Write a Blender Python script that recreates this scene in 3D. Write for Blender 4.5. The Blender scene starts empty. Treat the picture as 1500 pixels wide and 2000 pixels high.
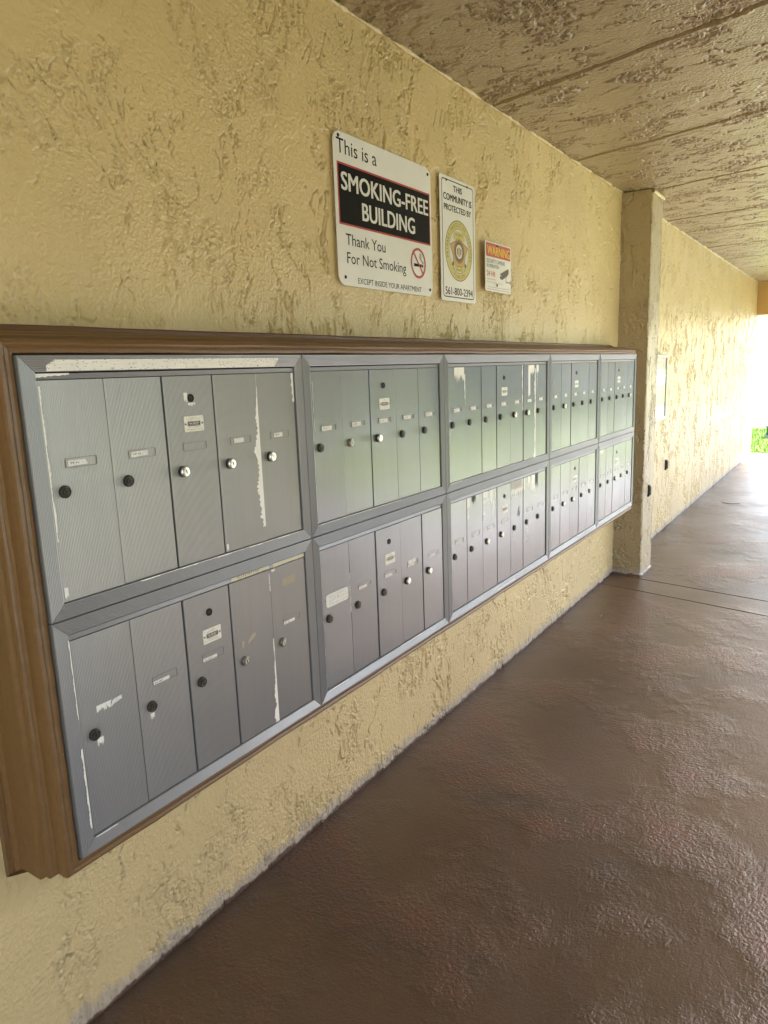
import bpy, math, random
import numpy as np
from mathutils import Vector, Matrix

SC = bpy.context.scene
COL = SC.collection
rnd = random.Random(7)

# ------------------------------------------------------------------ camera
cam_d = bpy.data.cameras.new("camera")
cam = bpy.data.objects.new("camera", cam_d)
COL.objects.link(cam)
SC.camera = cam
YAW, PITCH, ROLL = 0.5885, -0.1927, -0.0370
fw = Vector((math.cos(PITCH) * math.cos(YAW), math.cos(PITCH) * math.sin(YAW), math.sin(PITCH)))
rt = Vector((math.sin(YAW), -math.cos(YAW), 0))
up = rt.cross(fw)
rt2 = math.cos(ROLL) * rt + math.sin(ROLL) * up
up2 = -math.sin(ROLL) * rt + math.cos(ROLL) * up
cam.matrix_world = Matrix(((rt2.x, up2.x, -fw.x, -0.700), (rt2.y, up2.y, -fw.y, -1.381),
                           (rt2.z, up2.z, -fw.z, 1.446), (0, 0, 0, 1)))
cam_d.sensor_fit = 'VERTICAL'
cam_d.sensor_height = 36.0
cam_d.lens = 1402.95 / 2000 * 36.0
cam_d.clip_start = 0.02
cam_d.clip_end = 500

# ------------------------------------------------------------------ light
SUN_DIR = Vector((0.50, -0.34, 0.80)).normalized()        # towards the sun
elev = math.asin(SUN_DIR.z)
w = bpy.data.worlds.new("World")
SC.world = w
w.use_nodes = True
wn = w.node_tree.nodes
sky = wn.new('ShaderNodeTexSky')
sky.sky_type = 'NISHITA'
sky.sun_disc = False
sky.sun_elevation = elev
sky.sun_rotation = math.atan2(SUN_DIR.x, SUN_DIR.y)
sky.air_density = 1.0
sky.dust_density = 3.0
sky.ozone_density = 1.0
wn['Background'].inputs['Strength'].default_value = 0.15
w.node_tree.links.new(sky.outputs[0], wn['Background'].inputs['Color'])
sd = bpy.data.lights.new("sun", 'SUN')
sd.energy = 4.2
sd.angle = math.radians(0.5)
sd.color = (1.0, 0.95, 0.87)
so = bpy.data.objects.new("sun", sd)
COL.objects.link(so)
so.rotation_euler = SUN_DIR.to_track_quat('Z', 'Y').to_euler()
so.location = (0, 0, 20)
SC.view_settings.view_transform = 'Standard'
SC.view_settings.look = 'None'
SC.view_settings.gamma = 1.0
SC.view_settings.use_curve_mapping = False
SC.view_settings.exposure = 3.0
SC.render.engine = 'CYCLES'
SC.cycles.max_bounces = 10
SC.cycles.diffuse_bounces = 7
SC.cycles.glossy_bounces = 4
SC.cycles.use_denoising = True
SC.cycles.denoising_prefilter = 'ACCURATE'
SC.cycles.denoising_input_passes = 'RGB_ALBEDO_NORMAL'
SC.cycles.use_guiding = True
SC.cycles.use_light_tree = True
SC.cycles.use_adaptive_sampling = False
SC.cycles.sample_clamp_indirect = 6.0

# ------------------------------------------------------------------ key dimensions (metres)
TOP = 1.4976            # top of the mailbox cabinets
F = -0.1758             # plane of the cabinet faces (wall plane is y = 0)
HM = 0.483              # cabinet height
W5, W7 = 0.755, 1.0081
FR = 0.030              # width of the aluminium frame bars
ZC = 2.5127             # ceiling
XEND = 11.55            # far end of the wall
PITCHR = 0.00322        # fluting pitch

# ------------------------------------------------------------------ helpers
def tag(o, label=None, cat=None, group=None, kind=None):
    if label: o['label'] = label
    if cat: o['category'] = cat
    if group: o['group'] = group
    if kind: o['kind'] = kind
    return o

def empty(name, loc=(0, 0, 0)):
    o = bpy.data.objects.new(name, None)
    o.empty_display_size = 0.05
    o.location = loc
    COL.objects.link(o)
    return o

class MB:
    def __init__(s):
        s.v = []; s.f = []; s.m = []
    def quad(s, pts, mi=0):
        b = len(s.v); s.v += [tuple(p) for p in pts]
        s.f.append(tuple(range(b, b + len(pts)))); s.m.append(mi)
    def box(s, x0, x1, y0, y1, z0, z1, mi=0, bev=0.0):
        if bev > 0:
            bm_ = [(x0, x1), (y0, y1), (z0, z1)]
            # chamfered box: 24 verts
            import itertools
            b = len(s.v); idx = {}
            for sx, sy, sz in itertools.product((0, 1), repeat=3):
                for ax in range(3):
                    p = []
                    for k, sg in enumerate((sx, sy, sz)):
                        lo, hi = bm_[k]
                        val = hi if sg else lo
                        if k != ax: val += (-bev if sg else bev)
                        p.append(val)
                    idx[(sx, sy, sz, ax)] = len(s.v); s.v.append(tuple(p))
            def F_(l): s.f.append(tuple(l)); s.m.append(mi)
            for ax in range(3):
                o1, o2 = [k for k in range(3) if k != ax]
                for sg in (0, 1):
                    L = []
                    for a, c in ((0, 0), (1, 0), (1, 1), (0, 1)):
                        t = [0, 0, 0]; t[ax] = sg; t[o1] = a; t[o2] = c
                        L.append(idx[(t[0], t[1], t[2], ax)])
                    n = sg if ax != 1 else 1 - sg
                    F_(L if n else L[::-1])
            for ax in range(3):
                o1, o2 = [k for k in range(3) if k != ax]
                for a in (0, 1):
                    for c in (0, 1):
                        t0 = [0, 0, 0]; t1 = [0, 0, 0]
                        t0[ax] = 0; t1[ax] = 1
                        for t in (t0, t1): t[o1] = a; t[o2] = c
                        F_([idx[(*t0, o1)], idx[(*t1, o1)], idx[(*t1, o2)], idx[(*t0, o2)]])
            for sx, sy, sz in itertools.product((0, 1), repeat=3):
                F_([idx[(sx, sy, sz, 0)], idx[(sx, sy, sz, 1)], idx[(sx, sy, sz, 2)]])
            return
        P = [(x0, y0, z0), (x1, y0, z0), (x1, y1, z0), (x0, y1, z0),
             (x0, y0, z1), (x1, y0, z1), (x1, y1, z1), (x0, y1, z1)]
        b = len(s.v); s.v += P
        for q in ((0, 3, 2, 1), (4, 5, 6, 7), (0, 1, 5, 4), (1, 2, 6, 5), (2, 3, 7, 6), (3, 0, 4, 7)):
            s.f.append(tuple(b + i for i in q)); s.m.append(mi)
    def sweep(s, prof, P0, P1, mi=0, cap=False):
        """prof: list of points at start (list of xyz) paired with list at end"""
        b = len(s.v); n = len(P0)
        s.v += [tuple(p) for p in P0] + [tuple(p) for p in P1]
        for i in range(n - 1):
            s.f.append((b + i, b + i + 1, b + n + i + 1, b + n + i)); s.m.append(mi)
    def lathe(s, cx, cz, prof, n=24, mi=0, yoff=0.0, tx=0.0, tz=0.0):
        """axis along -y; prof list of (radius, proud) ; proud = distance towards viewer"""
        b = len(s.v); k = len(prof)
        for r, d in prof:
            for i in range(n):
                a = 2 * math.pi * i / n
                s.v.append((cx + r * math.cos(a) + tx * d, yoff - d, cz + r * math.sin(a) + tz * d))
        for j in range(k - 1):
            for i in range(n):
                i2 = (i + 1) % n
                s.f.append((b + j * n + i, b + j * n + i2, b + (j + 1) * n + i2, b + (j + 1) * n + i)); s.m.append(mi)
        s.f.append(tuple(b + (k - 1) * n + i for i in range(n))); s.m.append(mi)
    def poly(s, pts, y, mi=0, thick=0.0):
        """pts (x,z) ccw seen from the viewer at -y"""
        n = len(pts); b = len(s.v)
        s.v += [(x, y, z) for x, z in pts]
        s.f.append(tuple(range(b, b + n))); s.m.append(mi)
        if thick:
            s.v += [(x, y + thick, z) for x, z in pts]
            for i in range(n):
                j = (i + 1) % n
                s.f.append((b + i, b + n + i, b + n + j, b + j)); s.m.append(mi)
    def ring(s, cx, cz, r0, r1, y, n=48, mi=0, rz=1.0):
        b = len(s.v)
        for r in (r0, r1):
            for i in range(n):
                a = 2 * math.pi * i / n
                s.v.append((cx + r * math.cos(a), y, cz + rz * r * math.sin(a)))
        for i in range(n):
            j = (i + 1) % n
            s.f.append((b + i, b + n + i, b + n + j, b + j)); s.m.append(mi)
    def build(s, name, mats, parent=None, smooth=False, loc=(0, 0, 0), link=True):
        me = bpy.data.meshes.new(name)
        me.from_pydata(s.v, [], s.f)
        if not isinstance(mats, (list, tuple)): mats = [mats]
        for m in mats: me.materials.append(m)
        me.polygons.foreach_set('material_index', s.m)
        if smooth: me.polygons.foreach_set('use_smooth', [True] * len(s.f))
        me.update()
        o = bpy.data.objects.new(name, me)
        o.location = loc
        if link: COL.objects.link(o)
        if parent: o.parent = parent
        return o

def place(name, mesh, parent, loc=(0, 0, 0)):
    o = bpy.data.objects.new(name, mesh)
    COL.objects.link(o); o.parent = parent; o.location = loc
    return o

def rrect(x0, x1, z0, z1, r, n=6):
    P = []
    for cx, cz, a0 in ((x1 - r, z0 + r, -90), (x1 - r, z1 - r, 0), (x0 + r, z1 - r, 90), (x0 + r, z0 + r, 180)):
        for i in range(n + 1):
            a = math.radians(a0 + 90 * i / n)
            P.append((cx + r * math.cos(a), cz + r * math.sin(a)))
    return P

_tc = {}
def text_mesh(s, bold=0.0):
    key = (s, bold)
    if key in _tc: return _tc[key]
    cu = bpy.data.curves.new('t', 'FONT')
    cu.body = s; cu.offset = bold; cu.resolution_u = 3
    o = bpy.data.objects.new('t', cu); COL.objects.link(o)
    bpy.context.view_layer.update()
    me = bpy.data.meshes.new_from_object(o.evaluated_get(bpy.context.evaluated_depsgraph_get()))
    V = np.array([v.co[:2] for v in me.vertices]); Fc = [tuple(p.vertices) for p in me.polygons]
    bpy.data.objects.remove(o); bpy.data.curves.remove(cu); bpy.data.meshes.remove(me)
    _tc[key] = (V, Fc)
    return _tc[key]

def add_text(mb, s, x0, x1, z0, z1, y, mi=0, bold=0.0, skew=None):
    """fits the word's bounding box to the rectangle"""
    V, Fc = text_mesh(s, 0.0)
    lo = V.min(0); hi = V.max(0)
    U = (V - lo) / (hi - lo)
    hgt = (z1 - z0)
    e_ = bold * hgt * 1.1
    shifts = [(0, 0)] if not bold else [(-e_, 0.4 * e_), (e_, -0.4 * e_), (-e_, -0.4 * e_), (e_, 0.4 * e_), (0, 0)]
    for k, (dx, dz) in enumerate(shifts):
        b = len(mb.v)
        for u, v in U: mb.v.append((x0 + e_ + (x1 - x0 - 2 * e_) * u + dx, y - 0.00004 * k, z0 + hgt * v + dz))
        for f in Fc:
            mb.f.append(tuple(b + i for i in f)); mb.m.append(mi)

def arc_text(mb, s, cx, cz, r, h, a0, a1, y, mi=0, bold=0.0, inward=False, wfac=0.8):
    n = len(s)
    for i, ch in enumerate(s):
        if ch == ' ': continue
        a = math.radians(a0 + (a1 - a0) * (i / (n - 1)))
        V, Fc = text_mesh(ch, bold)
        lo = V.min(0); hi = V.max(0); c = (lo + hi) / 2
        hh = hi[1] - lo[1]
        U = (V - c) / hh * h
        U[:, 0] *= wfac
        th = (a - math.pi / 2) if not inward else (a + math.pi / 2)
        b = len(mb.v)
        px, pz = cx + r * math.cos(a), cz + r * math.sin(a)
        for u, v in U:
            mb.v.append((px + u * math.cos(th) - v * math.sin(th), y, pz + u * math.sin(th) + v * math.cos(th)))
        for f in Fc:
            mb.f.append(tuple(b + k for k in f)); mb.m.append(mi)

# ------------------------------------------------------------------ numpy gradient noise
_ga = {}
def gn(x, y, seed=0):
    if seed not in _ga:
        r = np.random.RandomState(seed + 11)
        a = r.rand(256, 256) * 2 * np.pi
        _ga[seed] = (np.cos(a).astype(np.float32), np.sin(a).astype(np.float32))
    C_, S_ = _ga[seed]
    x = x.astype(np.float32); y = y.astype(np.float32)
    xi = np.floor(x); yi = np.floor(y)
    fx = x - xi; fy = y - yi
    xi = xi.astype(np.int32) & 255; yi = yi.astype(np.int32) & 255
    x1 = (xi + 1) & 255; y1 = (yi + 1) & 255
    u = fx * fx * fx * (fx * (fx * 6 - 15) + 10); v = fy * fy * fy * (fy * (fy * 6 - 15) + 10)
    n00 = C_[yi, xi] * fx + S_[yi, xi] * fy
    n10 = C_[yi, x1] * (fx - 1) + S_[yi, x1] * fy
    n01 = C_[y1, xi] * fx + S_[y1, xi] * (fy - 1)
    n11 = C_[y1, x1] * (fx - 1) + S_[y1, x1] * (fy - 1)
    return (n00 * (1 - u) + n10 * u) * (1 - v) + (n01 * (1 - u) + n11 * u) * v
def fbm(x, y, seed, octv=4, gain=0.5):
    s = 0; a = 1.0
    for k in range(octv):
        s = s + a * gn(x * 2 ** k, y * 2 ** k, seed * 7 + k); a *= gain
    return s
def sst(a, b, x):
    t = np.clip((x - a) / (b - a), 0, 1); return t * t * (3 - 2 * t)

def stucco(x, z, seed=1, vs=0.62):
    """knock-down trowelled stucco relief in metres"""
    zz = z * vs
    n5a = gn(x * 5, z * 5, seed + 50); n5b = gn(x * 5, z * 5, seed + 51)
    wx = x + 0.05 * n5a + 0.007 * gn(x * 28, z * 24, seed + 53)
    wz = zz + 0.05 * n5b + 0.007 * gn(x * 28, z * 24, seed + 54)
    big = 0.0012 * gn(x * 1.3, z * 1.3, seed + 52)
    a = fbm(wx * 5.5, wz * 5.2, seed, 5, 0.52)
    jit = 0.45 * gn(x * 17, z * 12, seed + 66)
    m = sst(-0.25, 0.15, gn(x * 3.7, z * 3.3, seed + 60) + jit)
    plate = 0.0020 * sst(-0.010, 0.018, a) * (0.15 + 0.85 * m)             # one-sided trowel edges
    m2 = sst(0.06, 0.18, gn(x * 6.1, z * 4.4, seed + 61) + jit)
    crack = -0.0066 * (1 - sst(0.0, 0.016, np.abs(a + 0.013))) * m2
    a2 = fbm(wx * 13 + 30, wz * 8, seed + 5, 4, 0.55)
    m4 = sst(0.12, 0.24, gn(x * 7.3, z * 5.1, seed + 68) + jit)
    crack3 = -0.0058 * (1 - sst(0.0, 0.024, np.abs(a2))) * m4
    b = fbm(wx * 34, wz * 27, seed + 3, 3, 0.6)
    m3 = sst(0.08, 0.20, gn(x * 4.9 + 9, z * 4.3, seed + 62) + jit)
    crumb = 0.0030 * (sst(-0.03, 0.03, b) - 0.5) * m3
    crack2 = -0.0052 * (1 - sst(0.0, 0.065, np.abs(b - 0.12))) * m3
    c = gn(wx * 60, wz * 52, seed + 64) + 0.5 * gn(wx * 120, wz * 110, seed + 65)
    grit = 0.0006 * c * (0.35 + 0.9 * m + 1.6 * m3)
    return big + plate + 1.10 * (crack + crack3 + crumb + crack2) + grit

def grid_mesh(name, P, mat, parent=None, mask=None, flip=False):
    """P array (ny, nx, 3)"""
    ny, nx = P.shape[:2]
    idx = np.arange(ny * nx).reshape(ny, nx)
    q = np.stack([idx[:-1, :-1], idx[:-1, 1:], idx[1:, 1:], idx[1:, :-1]], -1)
    if flip: q = q[..., ::-1]
    if mask is not None: q = q[mask]
    q = q.reshape(-1, 4)
    nf = len(q)
    me = bpy.data.meshes.new(name)
    me.vertices.add(ny * nx); me.vertices.foreach_set('co', P.astype(np.float32).ravel())
    me.loops.add(nf * 4); me.loops.foreach_set('vertex_index', q.astype(np.int32).ravel())
    me.polygons.add(nf)
    me.polygons.foreach_set('loop_start', np.arange(0, nf * 4, 4, dtype=np.int32))
    me.polygons.foreach_set('use_smooth', np.ones(nf, bool))
    me.materials.append(mat)
    me.update(calc_edges=True)
    o = bpy.data.objects.new(name, me); COL.objects.link(o)
    if parent: o.parent = parent
    return o

# ------------------------------------------------------------------ materials
class Mat:
    def __init__(s, name, color=(0.5, 0.5, 0.5), rough=0.5, metal=0.0, spec=0.5):
        s.m = bpy.data.materials.new(name); s.m.use_nodes = True
        s.t = s.m.node_tree; s.n = s.t.nodes; s.l = s.t.links
        s.b = s.n['Principled BSDF']
        s.b.inputs['Base Color'].default_value = (*color, 1)
        s.b.inputs['Roughness'].default_value = rough
        s.b.inputs['Metallic'].default_value = metal
        s.b.inputs['Specular IOR Level'].default_value = spec
        s._co = None
    def co(s, scale=(1, 1, 1), obj=False):
        tc = s.n.new('ShaderNodeTexCoord')
        mp = s.n.new('ShaderNodeMapping')
        mp.inputs['Scale'].default_value = scale
        if obj:
            s.l.new(tc.outputs['Object'], mp.inputs['Vector'])
        else:
            g = s.n.new('ShaderNodeNewGeometry')
            s.l.new(g.outputs['Position'], mp.inputs['Vector'])
        return mp.outputs[0]
    def noise(s, vec, scale, detail=4, rough=0.5, dist=0.0):
        n = s.n.new('ShaderNodeTexNoise')
        s.l.new(vec, n.inputs['Vector'])
        n.inputs['Scale'].default_value = scale; n.inputs['Detail'].default_value = detail
        n.inputs['Roughness'].default_value = rough; n.inputs['Distortion'].default_value = dist
        return n.outputs[0]
    def ramp(s, fac, stops):
        r = s.n.new('ShaderNodeValToRGB'); s.l.new(fac, r.inputs[0])
        e = r.color_ramp.elements
        while len(e) < len(stops): e.new(0.5)
        for k, (p, c) in enumerate(stops):
            e[k].position = p
            e[k].color = (*c, 1) if isinstance(c, (tuple, list)) else (c, c, c, 1)
        return r.outputs[0]
    def mix(s, fac, a, b, mode='MIX'):
        n = s.n.new('ShaderNodeMix'); n.data_type = 'RGBA'; n.blend_type = mode
        for val, k in ((fac, 0), (a, 6), (b, 7)):
            if hasattr(val, 'links'): s.l.new(val, n.inputs[k])
            elif isinstance(val, (tuple, list)): n.inputs[k].default_value = (*val, 1)
            else: n.inputs[k].default_value = val
        return n.outputs[2]
    def math(s, op, a, b=0.0, c=None, clamp=False):
        n = s.n.new('ShaderNodeMath'); n.operation = op; n.use_clamp = clamp
        for k, val in enumerate((a, b) if c is None else (a, b, c)):
            if hasattr(val, 'links'): s.l.new(val, n.inputs[k])
            else: n.inputs[k].default_value = val
        return n.outputs[0]
    def sep(s, vec):
        n = s.n.new('ShaderNodeSeparateXYZ'); s.l.new(vec, n.inputs[0]); return n.outputs
    def smooth(s, x, a, b):
        n = s.n.new('ShaderNodeMapRange'); n.interpolation_type = 'SMOOTHSTEP'
        s.l.new(x, n.inputs[0]); n.inputs[1].default_value = a; n.inputs[2].default_value = b
        return n.outputs[0]
    def bump(s, h, dist, strength=1.0, prev=None):
        n = s.n.new('ShaderNodeBump'); s.l.new(h, n.inputs['Height'])
        n.inputs['Distance'].default_value = dist; n.inputs['Strength'].default_value = strength
        if prev is not None: s.l.new(prev, n.inputs['Normal'])
        return n.outputs[0]
    def set(s, **k):
        for key, val in k.items():
            s.l.new(val, s.b.inputs[{'color': 'Base Color', 'rough': 'Roughness', 'normal': 'Normal', 'metal': 'Metallic', 'spec': 'Specular IOR Level'}[key]])
        return s

WALLC = (0.62, 0.475, 0.235)
def stucco_mat(name, base, band=False, rough=0.34):
    M = Mat(name, base, rough)
    v = M.co()
    n1 = M.noise(v, 1.3, 3)
    col = M.mix(M.smooth(n1, 0.35, 0.7), tuple(c * 0.93 for c in base), tuple(min(1, c * 1.05) for c in base))
    n2 = M.noise(v, 38, 3, 0.6)
    col = M.mix(M.math('MULTIPLY', M.smooth(n2, 0.60, 0.78), 0.35), col, tuple(c * 0.72 for c in base))
    if band:
        z = M.sep(v)[2]
        vs = M.co((9, 9, 2.2))
        nz = M.noise(vs, 3.0, 5, 0.65)
        zz = M.math('ADD', z, M.math('MULTIPLY', M.math('SUBTRACT', nz, 0.5), -0.10))
        grime = M.noise(M.co((30, 30, 5)), 2.5, 4, 0.7)
        gcol = M.ramp(grime, [(0.3, (0.24, 0.19, 0.15)), (0.55, (0.42, 0.36, 0.29)), (0.75, (0.50, 0.44, 0.36))])
        col = M.mix(M.math('MULTIPLY', M.math('SUBTRACT', 1.0, M.smooth(zz, 0.025, 0.06)), 0.8), col, gcol)
        # brown floor paint lapped onto the foot of the wall
        zb = M.math('ADD', z, M.math('MULTIPLY', M.math('SUBTRACT', M.noise(v, 14, 5, 0.7), 0.5), 0.05))
        col = M.mix(M.math('SUBTRACT', 1.0, M.smooth(zb, 0.006, 0.016)), col, (0.10, 0.062, 0.045))
    fine = M.noise(v, 210, 3, 0.6)
    mid = M.noise(v, 75, 3, 0.55)
    peel = M.math('MULTIPLY', M.noise(v, 110, 1), M.smooth(M.noise(v, 3.1, 2), 0.35, 0.6))
    b = M.bump(mid, 0.0030, 0.9)
    b = M.bump(peel, 0.0050, 0.8, b)
    b = M.bump(fine, 0.0008, 0.7, b)
    M.set(color=col, normal=b)
    return M.m
M_wall = stucco_mat('wall_stucco_paint', WALLC, band=True)
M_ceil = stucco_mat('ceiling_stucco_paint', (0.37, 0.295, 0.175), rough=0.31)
M_pillar = stucco_mat('pillar_shaded_paint', (0.40, 0.32, 0.19), band=True)  # wall paint darkened all over to stand for shade on the pillar front
M_beam = stucco_mat('beam_stucco_paint', (0.55, 0.34, 0.11))
M_bead = stucco_mat('caulk_bead_paint', (0.62, 0.50, 0.27), rough=0.35)

def floor_mat():
    M = Mat('painted_concrete', (0.1, 0.06, 0.045), 0.4)
    v = M.co()
    big = M.noise(v, 0.9, 4, 0.55, 0.4)
    col = M.ramp(big, [(0.30, (0.066, 0.035, 0.016)), (0.5, (0.092, 0.052, 0.026)), (0.7, (0.128, 0.080, 0.047))])
    red = M.smooth(M.noise(v, 1.9, 4, 0.6), 0.52, 0.68)
    col = M.mix(M.math('MULTIPLY', red, 0.5), col, (0.15, 0.050, 0.026))
    gr = M.smooth(M.noise(M.co((1.2, 0.8, 1)), 1.7, 5, 0.6), 0.52, 0.72)
    col = M.mix(M.math('MULTIPLY', gr, 0.5), col, (0.045, 0.034, 0.028))
    # paler, worn paint towards the far end of the walkway
    x = M.sep(v)[0]
    sp = M.smooth(M.noise(v, 70, 2, 0.7), 0.70, 0.78)
    col = M.mix(M.math('MULTIPLY', sp, 0.25), col, (0.22, 0.17, 0.14))
    # darker floor colour towards the wall, edge broken by noise
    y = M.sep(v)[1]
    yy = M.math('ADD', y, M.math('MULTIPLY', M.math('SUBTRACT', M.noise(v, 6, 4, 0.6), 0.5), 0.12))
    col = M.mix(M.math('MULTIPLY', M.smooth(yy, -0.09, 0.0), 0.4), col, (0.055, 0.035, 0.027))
    rough = M.ramp(M.noise(v, 2.3, 5, 0.6), [(0.3, 0.31), (0.7, 0.42)])
    # relief: broom strokes in bent patches, stipple patches, hairline trowel marks
    dist = M.n.new('ShaderNodeVectorMath'); dist.operation = 'ADD'
    nd = M.n.new('ShaderNodeTexNoise'); nd.inputs['Scale'].default_value = 1.5; nd.inputs['Detail'].default_value = 2
    M.l.new(v, nd.inputs['Vector'])
    sc = M.n.new('ShaderNodeVectorMath'); sc.operation = 'SCALE'; sc.inputs['Scale'].default_value = 0.55
    M.l.new(nd.outputs['Color'], sc.inputs[0]); M.l.new(v, dist.inputs[0]); M.l.new(sc.outputs[0], dist.inputs[1])
    def stretched(sx, sy, rot, scale, det=3):
        mp = M.n.new('ShaderNodeMapping'); M.l.new(dist.outputs[0], mp.inputs['Vector'])
        mp.inputs['Scale'].default_value = (sx, sy, 1); mp.inputs['Rotation'].default_value = (0, 0, rot)
        return M.noise(mp.outputs[0], scale, det, 0.55)
    br1 = stretched(1, 9, 0.5, 22)
    br2 = stretched(1, 8, 1.9, 20)
    pm = M.smooth(M.noise(v, 1.4, 3, 0.5), 0.44, 0.58)
    pm2 = M.smooth(M.noise(M.co((1, 1, 1)), 1.9, 4, 0.6), 0.46, 0.60)
    pb = M.smooth(M.noise(M.co((0.8, 1.3, 1)), 2.4, 3, 0.5), 0.47, 0.6)
    st = M.noise(v, 85, 3, 0.6)
    st2 = M.noise(v, 34, 3, 0.55)
    h = M.math('ADD', M.math('MULTIPLY', br1, pm), M.math('MULTIPLY', br2, pb))
    b = M.bump(h, 0.0030, 0.32)
    b = M.bump(M.math('MULTIPLY', st, M.math('ADD', M.math('MULTIPLY', pm2, 0.9), 0.25)), 0.0045, 0.9, b)
    b = M.bump(M.math('MULTIPLY', st2, M.math('ADD', pm2, 0.35)), 0.0042, 0.38, b)
    b = M.bump(M.noise(v, 150, 3, 0.6), 0.0016, 0.8, b)
    M.b.inputs['IOR'].default_value = 1.6
    M.set(color=col, rough=rough, normal=b)
    return M.m
M_floor = floor_mat()

def metal_mat(name, base, rough, metal=0.75):
    M = Mat(name, base, rough, metal)
    v = M.co()
    oi = M.n.new('ShaderNodeObjectInfo')
    n1 = M.noise(M.co((60, 60, 3)), 1.0, 4, 0.6)
    n2 = M.noise(v, 4, 2, 0.5)
    c1 = tuple(c * 0.80 for c in base); c2 = tuple(min(1, c * 1.15) for c in base)
    col = M.mix(n1, tuple(c * 0.93 for c in base), tuple(c * 1.05 for c in base))
    col = M.mix(M.math('MULTIPLY', M.smooth(n2, 0.4, 0.8), 0.12), col, tuple(c * 0.68 for c in base))
    oc = M.ramp(oi.outputs['Random'], [(0, 0.93), (1, 1.04)])
    col = M.mix(1.0, col, oc, 'MULTIPLY')
    r = M.ramp(n2, [(0.3, rough - 0.02), (0.7, rough + 0.05)])
    M.set(color=col, rough=r)
    return M.m
M_door = metal_mat('grey_fluted_aluminium', (0.36, 0.357, 0.352), 0.325, 0.6)
M_frame = metal_mat('grey_frame_aluminium', (0.28, 0.282, 0.285), 0.36, 0.45)
M_door_s = metal_mat('smoother_fluted_aluminium', (0.27, 0.278, 0.29), 0.17, 0.5)
M_frame_s = metal_mat('smoother_frame_aluminium', (0.25, 0.257, 0.268), 0.31, 0.4)
M_peel = (lambda M: M.set(color=M.ramp(M.noise(M.co((40, 40, 12)), 2, 5, 0.7), [(0.22, (0.50, 0.47, 0.40)), (0.36, (0.84, 0.81, 0.72)), (0.8, (0.90, 0.88, 0.80))])).m)(Mat('bare_primer', (0.7, 0.68, 0.6), 0.45, 0.0))
M_dark = Mat('dark_gap', (0.012, 0.012, 0.013), 0.6).m
M_chrome = Mat('worn_chrome', (0.72, 0.70, 0.66), 0.28, 0.9).m
M_bronze = (lambda M: M.set(color=M.ramp(M.noise(M.co(), 160, 3), [(0.3, (0.030, 0.029, 0.026)), (0.7, (0.085, 0.080, 0.070))])).m)(Mat('tarnished_lock', (0.06, 0.06, 0.05), 0.45, 0.6))
M_slot = Mat('keyhole_black', (0.006, 0.006, 0.006), 0.7).m
M_paper = (lambda M: M.set(color=M.ramp(M.noise(M.co(), 190, 3, 0.7), [(0.3, (0.60, 0.58, 0.51)), (0.6, (0.80, 0.78, 0.72))])).m)(Mat('label_paper', (0.76, 0.74, 0.68), 0.55))
M_plate = (lambda M: M.set(color=M.ramp(M.noise(M.co(), 150, 3, 0.7), [(0.3, (0.62, 0.59, 0.47)), (0.6, (0.80, 0.77, 0.66))])).m)(Mat('plate_cream', (0.76, 0.73, 0.62), 0.4))
M_ink = Mat('printed_ink', (0.035, 0.032, 0.03), 0.5).m
M_ink2 = Mat('faded_ink', (0.16, 0.15, 0.13), 0.6).m
M_rim = Mat('label_rim', (0.24, 0.235, 0.21), 0.4, 0.5).m
M_tape = Mat('old_tape', (0.42, 0.36, 0.25), 0.6).m
M_yellowtape = Mat('yellowed_label_tape', (0.58, 0.53, 0.36), 0.5).m
M_blue = Mat('blue_sticker', (0.02, 0.045, 0.16), 0.4).m

def wood_mat():
    M = Mat('brown_painted_wood', (0.12, 0.06, 0.02), 0.42)
    v = M.co((3, 60, 60))
    g = M.noise(v, 1.2, 4, 0.6)
    col = M.ramp(g, [(0.3, (0.150, 0.078, 0.027)), (0.7, (0.178, 0.095, 0.034))])
    fl = M.smooth(M.noise(M.co((25, 25, 9)), 3.2, 3, 0.6), 0.76, 0.80)
    col = M.mix(fl, col, (0.34, 0.24, 0.13))
    M.set(color=col, normal=M.bump(M.noise(M.co(), 45, 3), 0.0012, 0.6))
    return M.m
M_wood = wood_mat()

M_signw = (lambda M: M.set(color=M.ramp(M.noise(M.co(), 6, 4), [(0.3, (0.73, 0.72, 0.69)), (0.7, (0.80, 0.79, 0.76))])).m)(Mat('sign_white', (0.72, 0.71, 0.66), 0.33))
M_signb = Mat('sign_black', (0.008, 0.007, 0.007), 0.5, 0.0, 0.08).m
M_signr = Mat('sign_red', (0.42, 0.025, 0.03), 0.35).m
M_letw = Mat('sign_letter_white', (0.70, 0.69, 0.65), 0.35).m
M_lety = Mat('sign_letter_yellow', (0.78, 0.55, 0.04), 0.4).m
M_warnr = Mat('warning_red', (0.50, 0.065, 0.045), 0.35).m
M_pinkr = Mat('faded_red_print', (0.55, 0.22, 0.17), 0.45).m
M_seal = Mat('seal_yellow', (0.58, 0.50, 0.16), 0.4).m
M_gold = Mat('seal_gold', (0.30, 0.16, 0.04), 0.4).m
M_gold2 = Mat('seal_pale_gold', (0.52, 0.36, 0.12), 0.4).m
M_sealin = Mat('seal_inner_white', (0.66, 0.65, 0.58), 0.4).m
M_brown = Mat('seal_brown', (0.10, 0.06, 0.05), 0.4).m
M_screw = Mat('screw_black', (0.012, 0.012, 0.012), 0.5, 0.3).m

# ------------------------------------------------------------------ the setting
def gx(x0, x1, fac=0.00125, lo=0.0028):
    out = [x0]; x = x0
    while x < x1:
        if x < -0.35: st = 0.02
        elif x < 0.0: st = 0.006
        else: st = max(lo, fac * math.hypot(x + 0.7, 1.4))
        x = min(x + st, x1); out.append(x)
    return np.array(out)

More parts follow.
